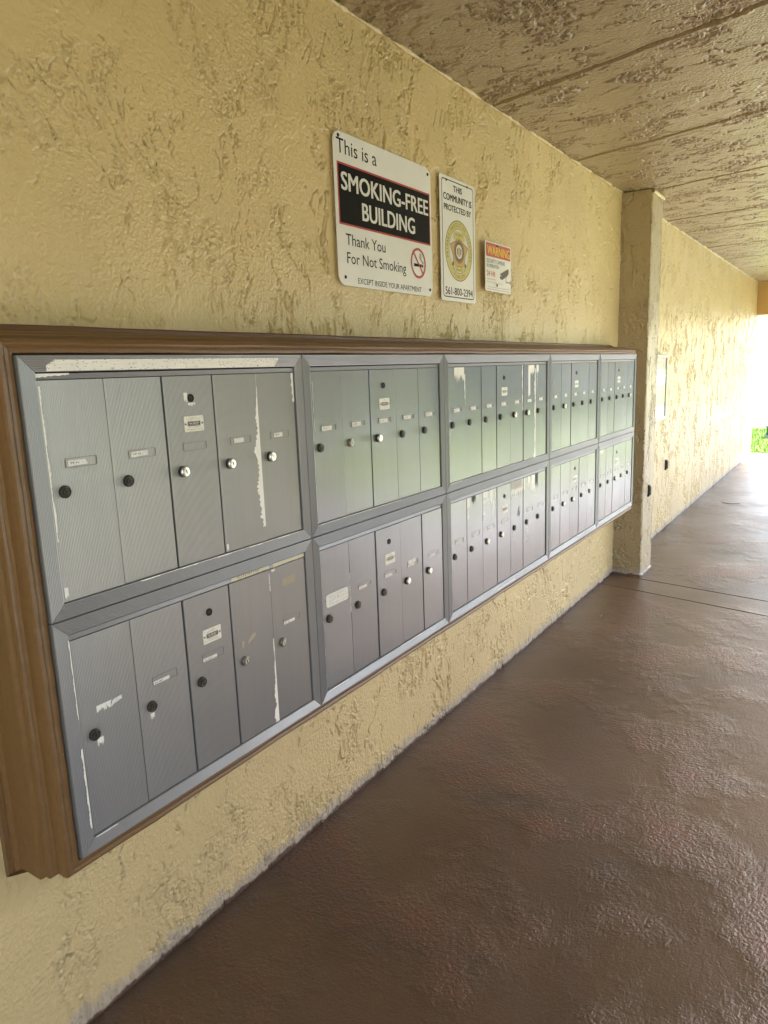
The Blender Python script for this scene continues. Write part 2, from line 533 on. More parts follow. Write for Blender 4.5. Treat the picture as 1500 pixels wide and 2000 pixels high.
# ---- wall
XS = gx(-5.0, XEND)
ZS = np.arange(-0.02, 2.56, 0.0032)
X, Z = np.meshgrid(XS, ZS)
Hh = stucco(X, Z, 1) * (0.75 + 0.35 * sst(0.3, 1.8, X) + 0.4 * sst(2.0, 5.0, X))
# the bottom courses bulge slightly to the floor
foot = 0.002 * (1 - sst(0.0, 0.05, Z + 0.01 * gn(X * 8, Z * 3, 90)))
Hh = Hh + foot
P = np.stack([X, -Hh, Z], -1)
xm = 0.5 * (XS[:-1] + XS[1:]); zm = 0.5 * (ZS[:-1] + ZS[1:])
XM, ZM = np.meshgrid(xm, zm)
mask = ~((XM > 0.04) & (XM < 3.95) & (ZM > 0.60) & (ZM < 1.44))
wall = empty('stucco_wall')
tag(wall, 'tan knock-down stucco wall of the breezeway with the mailboxes and signs on it', 'wall')
grid_mesh('wall_face', P, M_wall, wall, mask)
mb = MB(); mb.box(-5.0, XEND, 0.012, 0.24, -0.02, 2.75); mb.build('wall_core', M_wall, wall)
# rough bead where wall and ceiling meet
def bead(name, x0, x1, y, z, r0, parent, seed, step=0.012):
    n = int((x1 - x0) / step); k = 8
    xs = np.linspace(x0, x1, n)
    rr = r0 * (0.75 + 1.6 * np.clip(gn(xs * 7, xs * 0 + seed + .5, 5) + 0.7 * gn(xs * 33, xs * 0 + .5, 6), -0.4, 1))
    ang = np.linspace(0, 2 * np.pi, k + 1)
    XX = np.repeat(xs[None, :], k + 1, 0)
    off = gn(xs * 5, xs * 0 + 3, 8) * 0.005
    YY = y + rr[None, :] * np.cos(ang)[:, None] + off
    ZZ = z + 0.9 * rr[None, :] * np.sin(ang)[:, None] + 0.6 * off
    return grid_mesh(name, np.stack([XX, YY, ZZ], -1), M_bead, parent)
bead('caulk_bead', 0.6, 4.22, -0.004, ZC - 0.004, 0.0085, wall, 1.5)
bead('caulk_bead', 4.50, XEND, -0.004, ZC - 0.004, 0.0085, wall, 4.5, 0.03)

# ---- ceiling with grooves between the planks
YS = -np.concatenate([np.arange(-0.01, 1.5, 0.004), np.arange(1.5, 2.45, 0.02)])
XC = gx(-5.0, XEND, 0.0015, 0.0034)
X, Y = np.meshgrid(XC, YS)
Hc = stucco(X * 1.0, Y * 1.0 + 7.3, 4, 0.85) * 1.7
grooves = [(-3.2, 0.25), (-2.05, 0.25), (-0.95, 0.26), (0.12, 0.26), (1.21, 0.262), (2.280, 0.262), (3.325, 0.25), (4.345, 0.215), (5.453, 0.13), (6.10, 0.06),
           (7.15, 0.05), (8.2, 0.04), (9.25, 0.03), (10.3, 0.02)]
for g0, sl in grooves:
    xc = g0 + Y * sl + 0.004 * gn(Y * 7, Y * 0 + g0, 31)
    wd = 0.016 + 0.003 * gn(Y * 11, Y * 0 + g0, 33)
    gm = 1 - sst(wd * 0.6, wd, np.abs(X - xc))
    lip = np.exp(-((np.abs(X - xc) - wd * 1.3) / 0.006) ** 2) * 0.002
    Hc = Hc * (1 - gm) - 0.016 * gm + lip
P = np.stack([X, Y, ZC - Hc], -1)
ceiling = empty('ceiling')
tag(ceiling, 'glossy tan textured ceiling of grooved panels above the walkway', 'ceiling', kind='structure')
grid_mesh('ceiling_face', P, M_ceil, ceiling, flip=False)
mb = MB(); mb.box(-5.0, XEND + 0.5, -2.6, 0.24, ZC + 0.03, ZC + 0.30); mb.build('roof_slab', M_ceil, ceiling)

# ---- pillar: swept rounded-corner perimeter
def stucco_column(name, path, z0, z1, dz, mat, parent, seed, amp=1.0):
    """path: list of (x,y) open polyline traversed so that the outside is to the right"""
    pts = []; s = 0
    r = 0.006
    cs = []
    for i in range(len(path) - 1):
        a = np.array(path[i]); b = np.array(path[i + 1]); L = np.linalg.norm(b - a); d = (b - a) / L
        n = np.array([d[1], -d[0]])
        k = max(2, int(L / 0.005))
        for j in range(k + (i == len(path) - 2)):
            t = j / k
            p = a + d * L * t
            cd = min(t * L if i > 0 else 9, (1 - t) * L if i < len(path) - 2 else 9)
            rr = max(0, r - cd); ins = r - math.sqrt(max(0, r * r - rr * rr))
            pts.append((p[0], p[1], n[0], n[1], s + L * t, ins))
        s += L
    pts = np.array(pts)
    zs = np.arange(z0, z1 + dz, dz)
    S, Z = np.meshgrid(pts[:, 4], zs)
    H = stucco(S + seed * 3.1, Z, seed) * amp
    edge = 0.004 * gn(S * 0 + 1.5, Z * 22, seed + 9) + 0.003 * gn(S * 0 + 2.5, Z * 60, seed + 10)
    wgt = np.clip(pts[:, 5] / 0.006, 0, 1)[None, :]
    H = H - pts[:, 5][None, :] + edge * wgt
    H = H + 0.010 * (1 - sst(0.0, 0.02, Z)) * 1.0
    XX = pts[:, 0][None, :] + pts[:, 2][None, :] * H
    YY = pts[:, 1][None, :] + pts[:, 3][None, :] * H
    return grid_mesh(name, np.stack([XX, YY, Z], -1), mat, parent)
pillar = empty('stucco_pillar', (0, 0, 0))
tag(pillar, 'square tan stucco pillar standing out from the wall beside the mailboxes', 'pillar')
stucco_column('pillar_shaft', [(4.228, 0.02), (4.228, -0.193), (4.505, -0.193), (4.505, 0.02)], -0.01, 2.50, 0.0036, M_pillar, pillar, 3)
# crumbly bright bead around the pillar head
n = 40
for (xa, ya, xb, yb) in ((4.224, -0.197, 4.505, -0.197),):
    xs = np.linspace(xa, xb, n); k = 9
    rr = 0.010 + 0.006 * gn(xs * 30, xs * 0, 3) + 0.004 * gn(xs * 90, xs * 0, 4)
    ang = np.linspace(0, 2 * np.pi, k)
    XX = np.repeat(xs[None, :], k, 0); YY = ya + rr * np.cos(ang)[:, None]; ZZ = 2.490 + 1.3 * rr * np.sin(ang)[:, None]
    grid_mesh('plaster_lip', np.stack([XX, YY, ZZ], -1), M_bead, pillar)
mb = MB(); mb.box(4.26, 4.48, -0.17, 0.0, 2.44, 2.53); mb.build('pillar_head', M_pillar, pillar)

# ---- beam across the far end, and the outer post carrying it
beam = empty('lintel_beam')
tag(beam, 'orange-tan beam across the far open end of the walkway under the ceiling', 'beam')
mb = MB(); mb.box(11.30, XEND, -2.5, 0.0, 2.055, 2.54, bev=0.006); mb.build('beam_body', M_beam, beam)
post = empty('outer_post')
tag(post, 'square stucco post holding the outer end of the far beam', 'post')
stucco_column('post_shaft', [(11.28, -2.18), (11.28, -2.50), (11.56, -2.50), (11.56, -2.18)], -0.01, 2.06, 0.02, M_pillar, post, 6)
mb = MB(); mb.box(11.29, 11.55, -2.49, -2.19, 0, 2.05); mb.build('post_core', M_pillar, post)

# ---- ground, walkway slabs
M_grass = (lambda M: M.set(color=M.mix(M.noise(M.co(), 9, 5, 0.7), (0.09, 0.15, 0.012), (0.25, 0.36, 0.03)),
                           normal=M.bump(M.noise(M.co(), 60, 4), 0.03)).m)(Mat('lawn', (0.1, 0.2, 0.03), 0.8))
M_conc = (lambda M: M.set(color=M.ramp(M.noise(M.co(), 3, 5, 0.6), [(0.3, (0.20, 0.20, 0.22)), (0.7, (0.27, 0.27, 0.29))]),
                          normal=M.bump(M.noise(M.co(), 90, 3), 0.002)).m)(Mat('pale_concrete', (0.4, 0.39, 0.38), 0.6))
mb = MB(); mb.quad([(-120, -120, -0.045), (160, -120, -0.045), (160, 120, -0.045), (-120, 120, -0.045)])
tag(mb.build('ground', M_grass), kind='structure')
# slabs: front edges follow the skewed joints
def jx1(y): return 3.952 + 0.213 * y
def jx2(y): return 4.208 + 0.190 * y
mb = MB()
YO = -2.62
def slab(xa, xb, mi=0):
    """xa, xb functions of y; a slab with slightly rounded long edges"""
    g = 0.0022; b = 0.004
    n = 24
    ys = [0.06 + (YO - 0.06) * i / n for i in range(n + 1)]
    for i in range(n):
        y0, y1 = ys[i], ys[i + 1]
        c = [(xa(y0) + g, y0), (xb(y0) - g, y0), (xb(y1) - g, y1), (xa(y1) + g, y1)]
        mb.quad([(c[0][0] + b, y0, 0), (c[3][0] + b, y1, 0), (c[2][0] - b, y1, 0), (c[1][0] - b, y0, 0)])
        mb.quad([(c[0][0], y0, -0.006), (c[3][0], y1, -0.006), (c[3][0] + b, y1, 0), (c[0][0] + b, y0, 0)])
        mb.quad([(c[1][0] - b, y0, 0), (c[2][0] - b, y1, 0), (c[2][0], y1, -0.006), (c[1][0], y0, -0.006)])
        mb.quad([(c[0][0], y0, -0.04), (c[3][0], y1, -0.04), (c[3][0], y1, -0.006), (c[0][0], y0, -0.006)])
        mb.quad([(c[1][0], y0, -0.006), (c[2][0], y1, -0.006), (c[2][0], y1, -0.04), (c[1][0], y0, -0.04)])
slab(lambda y: -6.0, jx1)
slab(jx1, jx2)
slab(jx2, lambda y: 11.74 + 0.02 * math.sin(y * 9))
mb.quad([(-6, YO, 0), (-6, YO, -0.05), (11.74, YO, -0.05), (11.74, YO, 0)])
mb.quad([(11.74, YO, 0), (11.74, YO, -0.05), (11.74, 0.06, -0.05), (11.74, 0.06, 0)])
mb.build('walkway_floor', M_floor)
tag(bpy.data.objects['walkway_floor'], kind='structure')
mb = MB(); mb.box(-6, 11.7, YO + 0.02, 0.05, -0.044, -0.014); tag(mb.build('floor_joint_bed', M_dark), kind='structure')
# pale concrete path outside along the walkway
mb = MB(); mb.quad([(-8, -4.9, -0.03), (26.0, -4.3, -0.03), (26.0, YO - 0.01, -0.03), (-8, YO - 0.01, -0.03)])
mb.quad([(11.76, YO - 0.01, -0.03), (26.0, YO - 0.01, -0.03), (26.0, -0.9, -0.03), (11.76, -0.55, -0.03)])
tag(mb.build('outer_path', M_conc), kind='structure')
mb = MB(); mb.quad([(-60, -60, -0.038), (90, -60, -0.038), (90, -10.2, -0.038), (-60, -10.2, -0.038)])
tag(mb.build('parking_lot', M_conc), kind='structure')
ow = empty('added_facing_wall')  # unseen; added and sized to block side light, far end set by door reflections
tag(ow, 'unseen tan stucco wall added on the other side of the walkway to block side light', 'wall')
mb = MB(); mb.box(-0.9, 2.25, -2.86, -2.62, -0.04, 2.56); mb.build('wall_face', M_wall, ow)
ew = empty('added_end_wall')  # unseen wall added behind the camera so light comes from the far side
tag(ew, 'unseen tan stucco wall added across the near end of the walkway to block light', 'wall')
mb = MB(); mb.box(-5.2, -5.0, -2.86, 0.24, -0.04, 2.56); mb.build('wall_face', M_wall, ew)
# round access cover in the floor
mb = MB(); mb.lathe(0, 0, [(0.085, 0.0), (0.085, 0.003), (0.078, 0.004), (0.0, 0.004)], 28)
mb.v = [(x, z, -y) for x, y, z in mb.v]
cv = mb.build('access_cover', Mat('cover_metal', (0.10, 0.08, 0.075), 0.35, 0.4).m, loc=(7.30, -0.33, 0.0005))
tag(cv, 'small round metal cover set in the floor far down the walkway', 'floor cover')

# ---- outside: opposite building, hedge, trees, utility box
M_cream = Mat('cream_render', (0.62, 0.58, 0.48), 0.8).m
M_glass = Mat('window_glass', (0.05, 0.06, 0.07), 0.08, 0.0, 0.8).m
M_white = Mat('white_trim', (0.78, 0.78, 0.76), 0.5).m
M_roof = Mat('roof_tile', (0.25, 0.12, 0.08), 0.8).m
def building(name, label, x0, x1, y0, y1, h, face):
    b = empty(name, ((x0 + x1) / 2, (y0 + y1) / 2, -0.04))
    ox, oy = b.location.x, b.location.y
    mb = MB(); mb.box(x0 - ox, x1 - ox, y0 - oy, y1 - oy, 0, h); mb.build('wall', M_cream, b)
    mb = MB()
    X0, X1, Y0, Y1 = x0 - ox - 0.5, x1 - ox + 0.5, y0 - oy - 0.5, y1 - oy + 0.5
    ym = (Y0 + Y1) / 2
    mb.quad([(X0, Y0, h + 0.01), (X1, Y0, h + 0.01), (X1, ym, h + 1.6), (X0, ym, h + 1.6)])
    mb.quad([(X1, Y1, h + 0.01), (X0, Y1, h + 0.01), (X0, ym, h + 1.6), (X1, ym, h + 1.6)])
    mb.quad([(X0, Y0, h + 0.01), (X0, ym, h + 1.6), (X0, Y1, h + 0.01)])
    mb.quad([(X1, Y0, h + 0.01), (X1, Y1, h + 0.01), (X1, ym, h + 1.6)])
    mb.quad([(X0, Y0, h + 0.01), (X0, Y1, h + 0.01), (X1, Y1, h + 0.01), (X1, Y0, h + 0.01)])
    mb.build('roof', M_roof, b)
    L = (x1 - x0) if face == 'y' else (y1 - y0)
    nw = int(L / 3.2)
    for fl in range(2):
        for k in range(nw):
            c = -L / 2 + (k + 0.5) * L / nw
            z0 = 1.0 + 2.9 * fl
            if fl == 0 and k % 4 == 2:
                wz0, wz1, ww = 0.06, 2.1, 0.5; nm = 'door'
            else:
                wz0, wz1, ww = z0, z0 + 1.2, 0.7; nm = 'window'
            m1 = MB(); m2 = MB()
            if face == 'y':
                yf = y1 - oy
                m1.box(c - ww - 0.06, c + ww + 0.06, yf - 0.02, yf + 0.05, wz0 - 0.06, wz1 + 0.06)
                m2.box(c - ww, c + ww, yf + 0.052, yf + 0.06, wz0, wz1)
            else:
                xf = x0 - ox
                m1.box(xf - 0.05, xf + 0.02, c - ww - 0.06, c + ww + 0.06, wz0 - 0.06, wz1 + 0.06)
                m2.box(xf - 0.06, xf - 0.052, c - ww, c + ww, wz0, wz1)
            fr = m1.build(nm, M_white, b)
            m2.build('pane', M_glass if nm == 'window' else M_white, fr)
    tag(b, label, 'building')
    return b
building('apartment_building', 'long cream two-storey apartment block across the lawn', 3.0, 44.0, -23.0, -15.5, 5.9, 'y')

M_leaf = (lambda M: M.set(color=M.mix(M.noise(M.co(), 5, 3), (0.035, 0.085, 0.015), (0.10, 0.19, 0.03))).m)(Mat('leaf', (0.07, 0.14, 0.02), 0.6))
M_bark = Mat('bark', (0.16, 0.12, 0.08), 0.85).m
def leaves(n, cx, cy, cz, rx, ry, rz, size, seed):
    r = np.random.RandomState(seed); mb = MB()
    cl = r.normal(size=(14, 3)) * 0.5
    for i in range(n):
        c = cl[r.randint(14)] + r.normal(size=3) * 0.28
        d = np.linalg.norm(c)
        if d > 1.05: c = c / d * r.uniform(0.8, 1.05)
        p = np.array([cx + c[0] * rx, cy + c[1] * ry, cz + c[2] * rz])
        a = r.normal(size=3); a /= np.linalg.norm(a); bb = np.cross(a, r.normal(size=3)); bb /= np.linalg.norm(bb)
        s_ = size * r.uniform(0.6, 1.3)
        mb.quad([p - a * s_, p + bb * s_ * 0.45, p + a * s_, p - bb * s_ * 0.45])
    return mb
def tree(label, x, y, h, r_, seed):
    t = empty('tree', (x, y, -0.05))
    rr = random.Random(seed)
    mb = MB()
    def limb(p0, p1, r0, r1):
        p0 = Vector(p0); p1 = Vector(p1); d = (p1 - p0).normalized(); a = d.orthogonal().normalized(); b = d.cross(a)
        n = 8; bidx = len(mb.v)
        for p, rad in ((p0, r0), (p1, r1)):
            for i in range(n):
                an = 2 * math.pi * i / n
                mb.v.append(tuple(p + a * rad * math.cos(an) + b * rad * math.sin(an)))
        for i in range(n):
            j = (i + 1) % n
            mb.f.append((bidx + i, bidx + j, bidx + n + j, bidx + n + i)); mb.m.append(0)
    limb((0, 0, 0), (0.1, 0, h * 0.45), 0.20, 0.13)
    for k in range(6):
        a = k * 1.05 + rr.random()
        limb((0.08, 0, h * rr.uniform(0.33, 0.44)), (r_ * 0.6 * math.cos(a), r_ * 0.6 * math.sin(a), h * rr.uniform(0.6, 0.85)), 0.09, 0.03)
    mb.build('trunk', M_bark, t, True)
    leaves(2600, 0, 0, h * 0.7, r_, r_, h * 0.32, 0.16, seed).build('crown', M_leaf, t)
    tag(t, label, 'tree')
tree('broad green tree on the lawn nearest the opposite building corner', 9.0, -12.5, 6.0, 2.3, 1)
tree('taller green tree standing far along the lawn', 24.0, -12.0, 7.5, 2.8, 2)
def hedge(label, x0, x1, y0, y1, h, seed):
    t = empty('hedge', ((x0 + x1) / 2, (y0 + y1) / 2, -0.05))
    r = np.random.RandomState(seed); mb = MB()
    for i in range(int(1500 * max(1, (x1 - x0) * 0.3))):
        p = np.array([r.uniform(x0, x1) - t.location.x, r.uniform(y0, y1) - t.location.y, r.uniform(0.02, h) + 0.08 * math.sin(i)])
        a = r.normal(size=3); a /= np.linalg.norm(a); bb = np.cross(a, r.normal(size=3)); bb /= np.linalg.norm(bb)
        s_ = 0.07 * r.uniform(0.6, 1.3)
        mb.quad([p - a * s_, p + bb * s_ * 0.5, p + a * s_, p - bb * s_ * 0.5])
    mb.build('foliage', M_leaf, t)
    for k in range(int((x1 - x0 + y1 - y0) / 1.0)):
        x = r.uniform(x0 + .1, x1 - .1) - t.location.x; y = r.uniform(y0 + .1, y1 - .1) - t.location.y
        mb = MB(); mb.box(x - .015, x + .015, y - .015, y + .015, 0, h * 0.8); mb.build('stem', M_bark, t)
    tag(t, label, 'hedge')
hedge('low clipped hedge along the foot of the opposite building', 6.0, 20.0, -15.2, -14.4, 0.9, 5)
ub = empty('utility_box', (14.75, -0.16, -0.045))
M_green = Mat('utility_green', (0.02, 0.055, 0.04), 0.5).m
mb = MB(); mb.box(-0.2, 0.2, -0.28, 0.28, 0.0, 0.05, bev=0.01); mb.build('base', M_conc, ub)
mb = MB(); mb.box(-0.17, 0.17, -0.25, 0.25, 0.05, 0.20, bev=0.012); mb.box(-0.19, 0.19, -0.27, 0.27, 0.20, 0.23, bev=0.01); mb.build('cabinet', M_green, ub)
mb = MB(); mb.box(-0.185, -0.172, -0.03, 0.03, 0.10, 0.15); mb.build('latch', M_screw, ub)
tag(ub, 'dark green utility box on the grass past the far end', 'utility box')
# grass blades along the edge of the lawn at the far end
r = np.random.RandomState(4); mb = MB()
for i in range(9000):
    x = r.uniform(11.72, 16.5); y = r.uniform(-1.2, 1.0); h = r.uniform(0.03, 0.075); a = r.uniform(0, 6.28)
    dx, dy = 0.006 * math.cos(a), 0.006 * math.sin(a); lx, ly = r.normal(size=2) * 0.015
    mb.quad([(x - dx, y - dy, -0.045), (x + dx, y + dy, -0.045), (x + lx, y + ly, -0.045 + h)])
M_blade = Mat('grass_blade', (0.14, 0.27, 0.035), 0.6).m
tag(mb.build('grass', M_blade), 'short bright green grass where the walkway floor ends', 'grass', kind='stuff')

# ------------------------------------------------------------------ wooden surround of the mailboxes
PROF = [(0.0636, 0.1800), (0.0636, 0.1700), (0.0600, 0.1675), (0.0503, 0.1656), (0.0519, 0.1575), (0.0500, 0.1530), (0.0457, 0.1463),
        (0.0450, 0.1200), (0.0453, 0.0846), (0.0450, 0.0790), (0.0428, 0.0741), (0.0395, 0.0700), (0.0377, 0.0672), (0.0390, 0.0640), (0.0385, 0.0570),
        (0.0366, 0.0529), (0.0330, 0.0500), (0.0306, 0.0491), (0.0270, 0.0440), (0.0279, 0.0407), (0.0285, 0.0250), (0.0272, 0.0128), (0.0245, 0.0085),
        (0.0200, 0.0060), (0.0170, 0.0075), (0.0145, 0.0095), (0.0100, 0.0070), (0.0060, 0.0062), (0.0025, 0.0075), (0.0010, 0.0140), (0.0010, 0.0400)]
XR = 4.0282
surround = empty('wooden_surround', (0, F, TOP))
tag(surround, 'brown painted moulded wood trim framing the whole bank of mailboxes', 'wood trim')
def molding(a, b, fa, fb):
    """a,b: functions o -> (x,z) at start/end"""
    mb = MB(); n = len(PROF)
    segs = 40
    for k in range(segs + 1):
        t = k / segs
        for (o, d) in PROF:
            A = a(o); B = b(o)
            wob = 0.0006 * math.sin(t * 37 + o * 90) + 0.0005 * math.sin(t * 91 + d * 50)
            mb.v.append((A[0] + (B[0] - A[0]) * t, d + wob * (0 < k < segs), A[1] + (B[1] - A[1]) * t + wob * (0 < k < segs)))
    for k in range(segs):
        for i in range(n - 1):
            q = (k * n + i, k * n + i + 1, (k + 1) * n + i + 1, (k + 1) * n + i)
            mb.f.append(q); mb.m.append(0)
    mb.f.append(tuple(range(n - 1, -1, -1))); mb.m.append(0)
    mb.f.append(tuple(segs * n + i for i in range(n))); mb.m.append(0)
    return mb
ZB = -2 * HM
e = 0.0003
molding(lambda o: (-o, o - e), lambda o: (-o, ZB - o + e), 0, 0).build('side_molding', M_wood, surround)
molding(lambda o: (-o + e, o), lambda o: (XR + 0.0, o), 0, 0).build('top_molding', M_wood, surround)
molding(lambda o: (-o + e, ZB - o), lambda o: (XR + 0.0, ZB - o), 0, 0).build('bottom_molding', M_wood, surround)
mb = MB(); mb.box(XR + 0.001, XR + 0.010, 0.012, 0.172, ZB - 0.02, 0.02); mb.build('end_board', M_wood, surround)

# ------------------------------------------------------------------ mailboxes
def ridge(t, pitch=PITCHR, amp=0.00055):
    u = (t / pitch) % 1.0
    return amp * (math.sin(math.pi * u) ** 0.7 if 0 < u < 1 else 0.0)

def bar_mesh(L, kind):
    """mitred frame bar; local: s across (0 = outer edge .. FR inner), t along 0..L ; returns list of (s, depth)"""
    prof = [(0.0, 0.030), (0.0, 0.0015), (0.0008, 0.0)]
    n = 9; p = (FR - 0.0016) / n
    for k in range(n):
        for u in (0.0, 0.25, 0.5, 0.75):
            prof.append((0.0008 + p * (k + u), 0.0010 - 0.0007 * math.sin(math.pi * u)))
    prof += [(FR - 0.0008, 0.0008), (FR, 0.0018), (FR, 0.012)]
    return prof

def frame_build(Wd, parent):
    mb = MB(); pr = bar_mesh(0, 0); g = 0.0004
    def add(A, B, flip):
        b = len(mb.v); n = len(pr)
        mb.v += A + B
        for i in range(n - 1):
            q = (b + i, b + i + 1, b + n + i + 1, b + n + i)
            mb.f.append(q if not flip else q[::-1]); mb.m.append(0)
    e1 = 0.0006
    # top
    add([(e1 + s + g, d, -e1 - s) for s, d in pr], [(Wd - e1 - s - g, d, -e1 - s) for s, d in pr], False)
    # bottom
    add([(e1 + s + g, d, -HM + e1 + s) for s, d in pr], [(Wd - e1 - s - g, d, -HM + e1 + s) for s, d in pr], True)
    # left
    add([(e1 + s, d, -e1 - s - g) for s, d in pr], [(e1 + s, d, -HM + e1 + s + g) for s, d in pr], True)
    # right
    add([(Wd - e1 - s, d, -e1 - s - g) for s, d in pr], [(Wd - e1 - s, d, -HM + e1 + s + g) for s, d in pr], False)
    return mb

DZ0, DZ1 = -0.0450, -0.4512        # door top / bottom below the cabinet top
DY = 0.0055                        # door face behind the frame face
def door_mesh(wd, mat):
    mb = MB(); n = int(wd / PITCHR) * 5
    P0 = [(0.0, DY + 0.012)]; P1 = []
    xs = [0.0]
    pts = [(0.0, 0.012), (0.0, 0.0012), (0.0006, 0.0005)]
    N = int((wd - 0.0012) / PITCHR); p = (wd - 0.0012) / N
    for k in range(N):
        for u in (0.0, 0.2, 0.4, 0.6, 0.8):
            pts.append((0.0006 + p * (k + u), 0.0005 - (0.00065 if mat is M_door else 0.00040) * math.sin(math.pi * u)))
    pts += [(wd - 0.0006, 0.0005), (wd, 0.0012), (wd, 0.012)]
    mb.sweep(None, [(x, d, DZ1) for x, d in pts], [(x, d, DZ0) for x, d in pts])
    mb.quad([(0, 0.0012, DZ1), (0, 0.012, DZ1), (wd, 0.012, DZ1), (wd, 0.0012, DZ1)])
    mb.quad([(0, 0.0012, DZ0), (wd, 0.0012, DZ0), (wd, 0.012, DZ0), (0, 0.012, DZ0)])
    me = mb.build('door', mat, link=False)
    return me.data
_dm = {}
def get_door(wd, mat):
    k = (round(wd, 4), mat.name)
    if k not in _dm: _dm[k] = door_mesh(wd, mat)
    return _dm[k]

def lock_mesh(kind):
    mb = MB()
    if kind == 'dark':
        mb.lathe(0, 0, [(0.0118, 0.0), (0.0118, 0.0045), (0.0108, 0.0062), (0.0090, 0.0066), (0.0086, 0.0058), (0.0066, 0.0056), (0.0062, 0.0072), (0.0, 0.0074)], 28, 0)
        mb.lathe(-0.0006, 0.0012, [(0.0019, 0.0074), (0.0019, 0.0077), (0.0, 0.00775)], 12, 1)
        mb.box(-0.0016, 0.0004, -0.0078, -0.0073, -0.0048, 0.001, 1)
        mats = [M_bronze, M_slot]
    elif kind == 'chrome':
        mb.lathe(0, 0, [(0.0120, 0.0), (0.0120, 0.0070)], 28, 1)
        mb.lathe(0, 0, [(0.0120, 0.0068), (0.0112, 0.0100), (0.0095, 0.0118), (0.0078, 0.0122)], 28, 0)
        mb.lathe(0, 0, [(0.0078, 0.0122), (0.0073, 0.0112)], 28, 2)
        mb.lathe(0, 0, [(0.0072, 0.0112), (0.0070, 0.0130), (0.0, 0.0133)], 28, 0)
        mb.box(-0.0011, 0.0011, -0.0137, -0.0130, -0.0038, 0.0038, 2)
        mats = [M_chrome, M_bronze, M_slot]
    elif kind == 'grey':
        mb.lathe(0, 0, [(0.0118, 0.0), (0.0118, 0.0050), (0.0106, 0.0075), (0.0092, 0.0080), (0.0088, 0.0066), (0.0075, 0.0066), (0.0072, 0.0086), (0.0, 0.0088)], 28, 0)
        mb.box(-0.0010, 0.0010, -0.0091, -0.0087, -0.0040, 0.0035, 1)
        mats = [Mat('grey_lock', (0.30, 0.29, 0.26), 0.35, 0.8).m, M_slot]
    else:  # master: flush collar
        mb.lathe(0, 0, [(0.0088, 0.0), (0.0086, 0.0016), (0.0066, 0.0019), (0.0062, 0.0006)], 24, 0)
        mb.lathe(0, 0, [(0.0062, 0.0005), (0.0, 0.0008)], 24, 1)
        mb.box(-0.0008, 0.0008, -0.0016, -0.0009, -0.0045, 0.0045, 0)
        mats = [M_slot, M_bronze]
    return mb.build('lock', mats, smooth=False, link=False).data
LOCK = {k: lock_mesh(k) for k in ('dark', 'chrome', 'grey', 'master')}

def plate_mesh():
    mb = MB(); W_, H_ = 0.0275, 0.0168
    mb.poly(rrect(-W_, W_, -H_, H_, 0.003), -0.0006, 0, 0.0010)
    mb.poly(rrect(-0.0180, 0.0180, -0.0050, 0.0055, 0.002), -0.0008, 1)
    mb.poly(rrect(-0.0170, 0.0170, -0.0042, 0.0047, 0.0016), -0.0009, 0)
    mb.poly(rrect(-0.0165, 0.0165, -0.0038, 0.0043, 0.0014), -0.0010, 1)
    add_text(mb, 'SALSBURY', -0.0140, 0.0140, -0.0008, 0.0032, -0.0012, 0, 0.02)
    add_text(mb, 'INDUSTRIES', -0.0120, 0.0120, -0.0030, -0.0015, -0.0012, 0, 0.0)
    for z, a, c in ((0.0118, -0.007, 0.007), (0.0090, -0.015, 0.015), (-0.0078, -0.015, 0.013), (-0.0125, -0.023, 0.023)):
        x = a
        while x < c:
            wdt = 0.0016 + 0.0014 * rnd.random()
            mb.quad([(x, -0.0008, z), (min(x + wdt, c), -0.0008, z), (min(x + wdt, c), -0.0008, z + 0.0007), (x, -0.0008, z + 0.0007)], 2)
            x += wdt + 0.0012
    for s_ in (-1, 1):
        mb.lathe(s_ * 0.0235, 0, [(0.0022, 0.0006), (0.0020, 0.0014), (0.0, 0.0018)], 10, 2)
    return mb.build('maker_plate', [M_plate, M_ink, M_ink2], link=False).data
PLATE = plate_mesh()

def holder_mesh():
    mb = MB(); O_ = rrect(0, 0.066, -0.0090, 0.0090, 0.0028, 3); I_ = rrect(0.0011, 0.0649, -0.0079, 0.0079, 0.0020, 3)
    b = len(mb.v); n = len(O_)
    mb.v += [(x, 0.0002, z) for x, z in O_] + [(x, -0.0009, z) for x, z in O_] + [(x, -0.0009, z) for x, z in I_] + [(x, 0.0002, z) for x, z in I_]
    for k in range(3):
        for i in range(n):
            j = (i + 1) % n
            mb.f.append((b + k * n + i, b + k * n + j, b + (k + 1) * n + j, b + (k + 1) * n + i)); mb.m.append(0)
    return mb.build('label_holder', M_rim, link=False).data
HOLDER = holder_mesh()

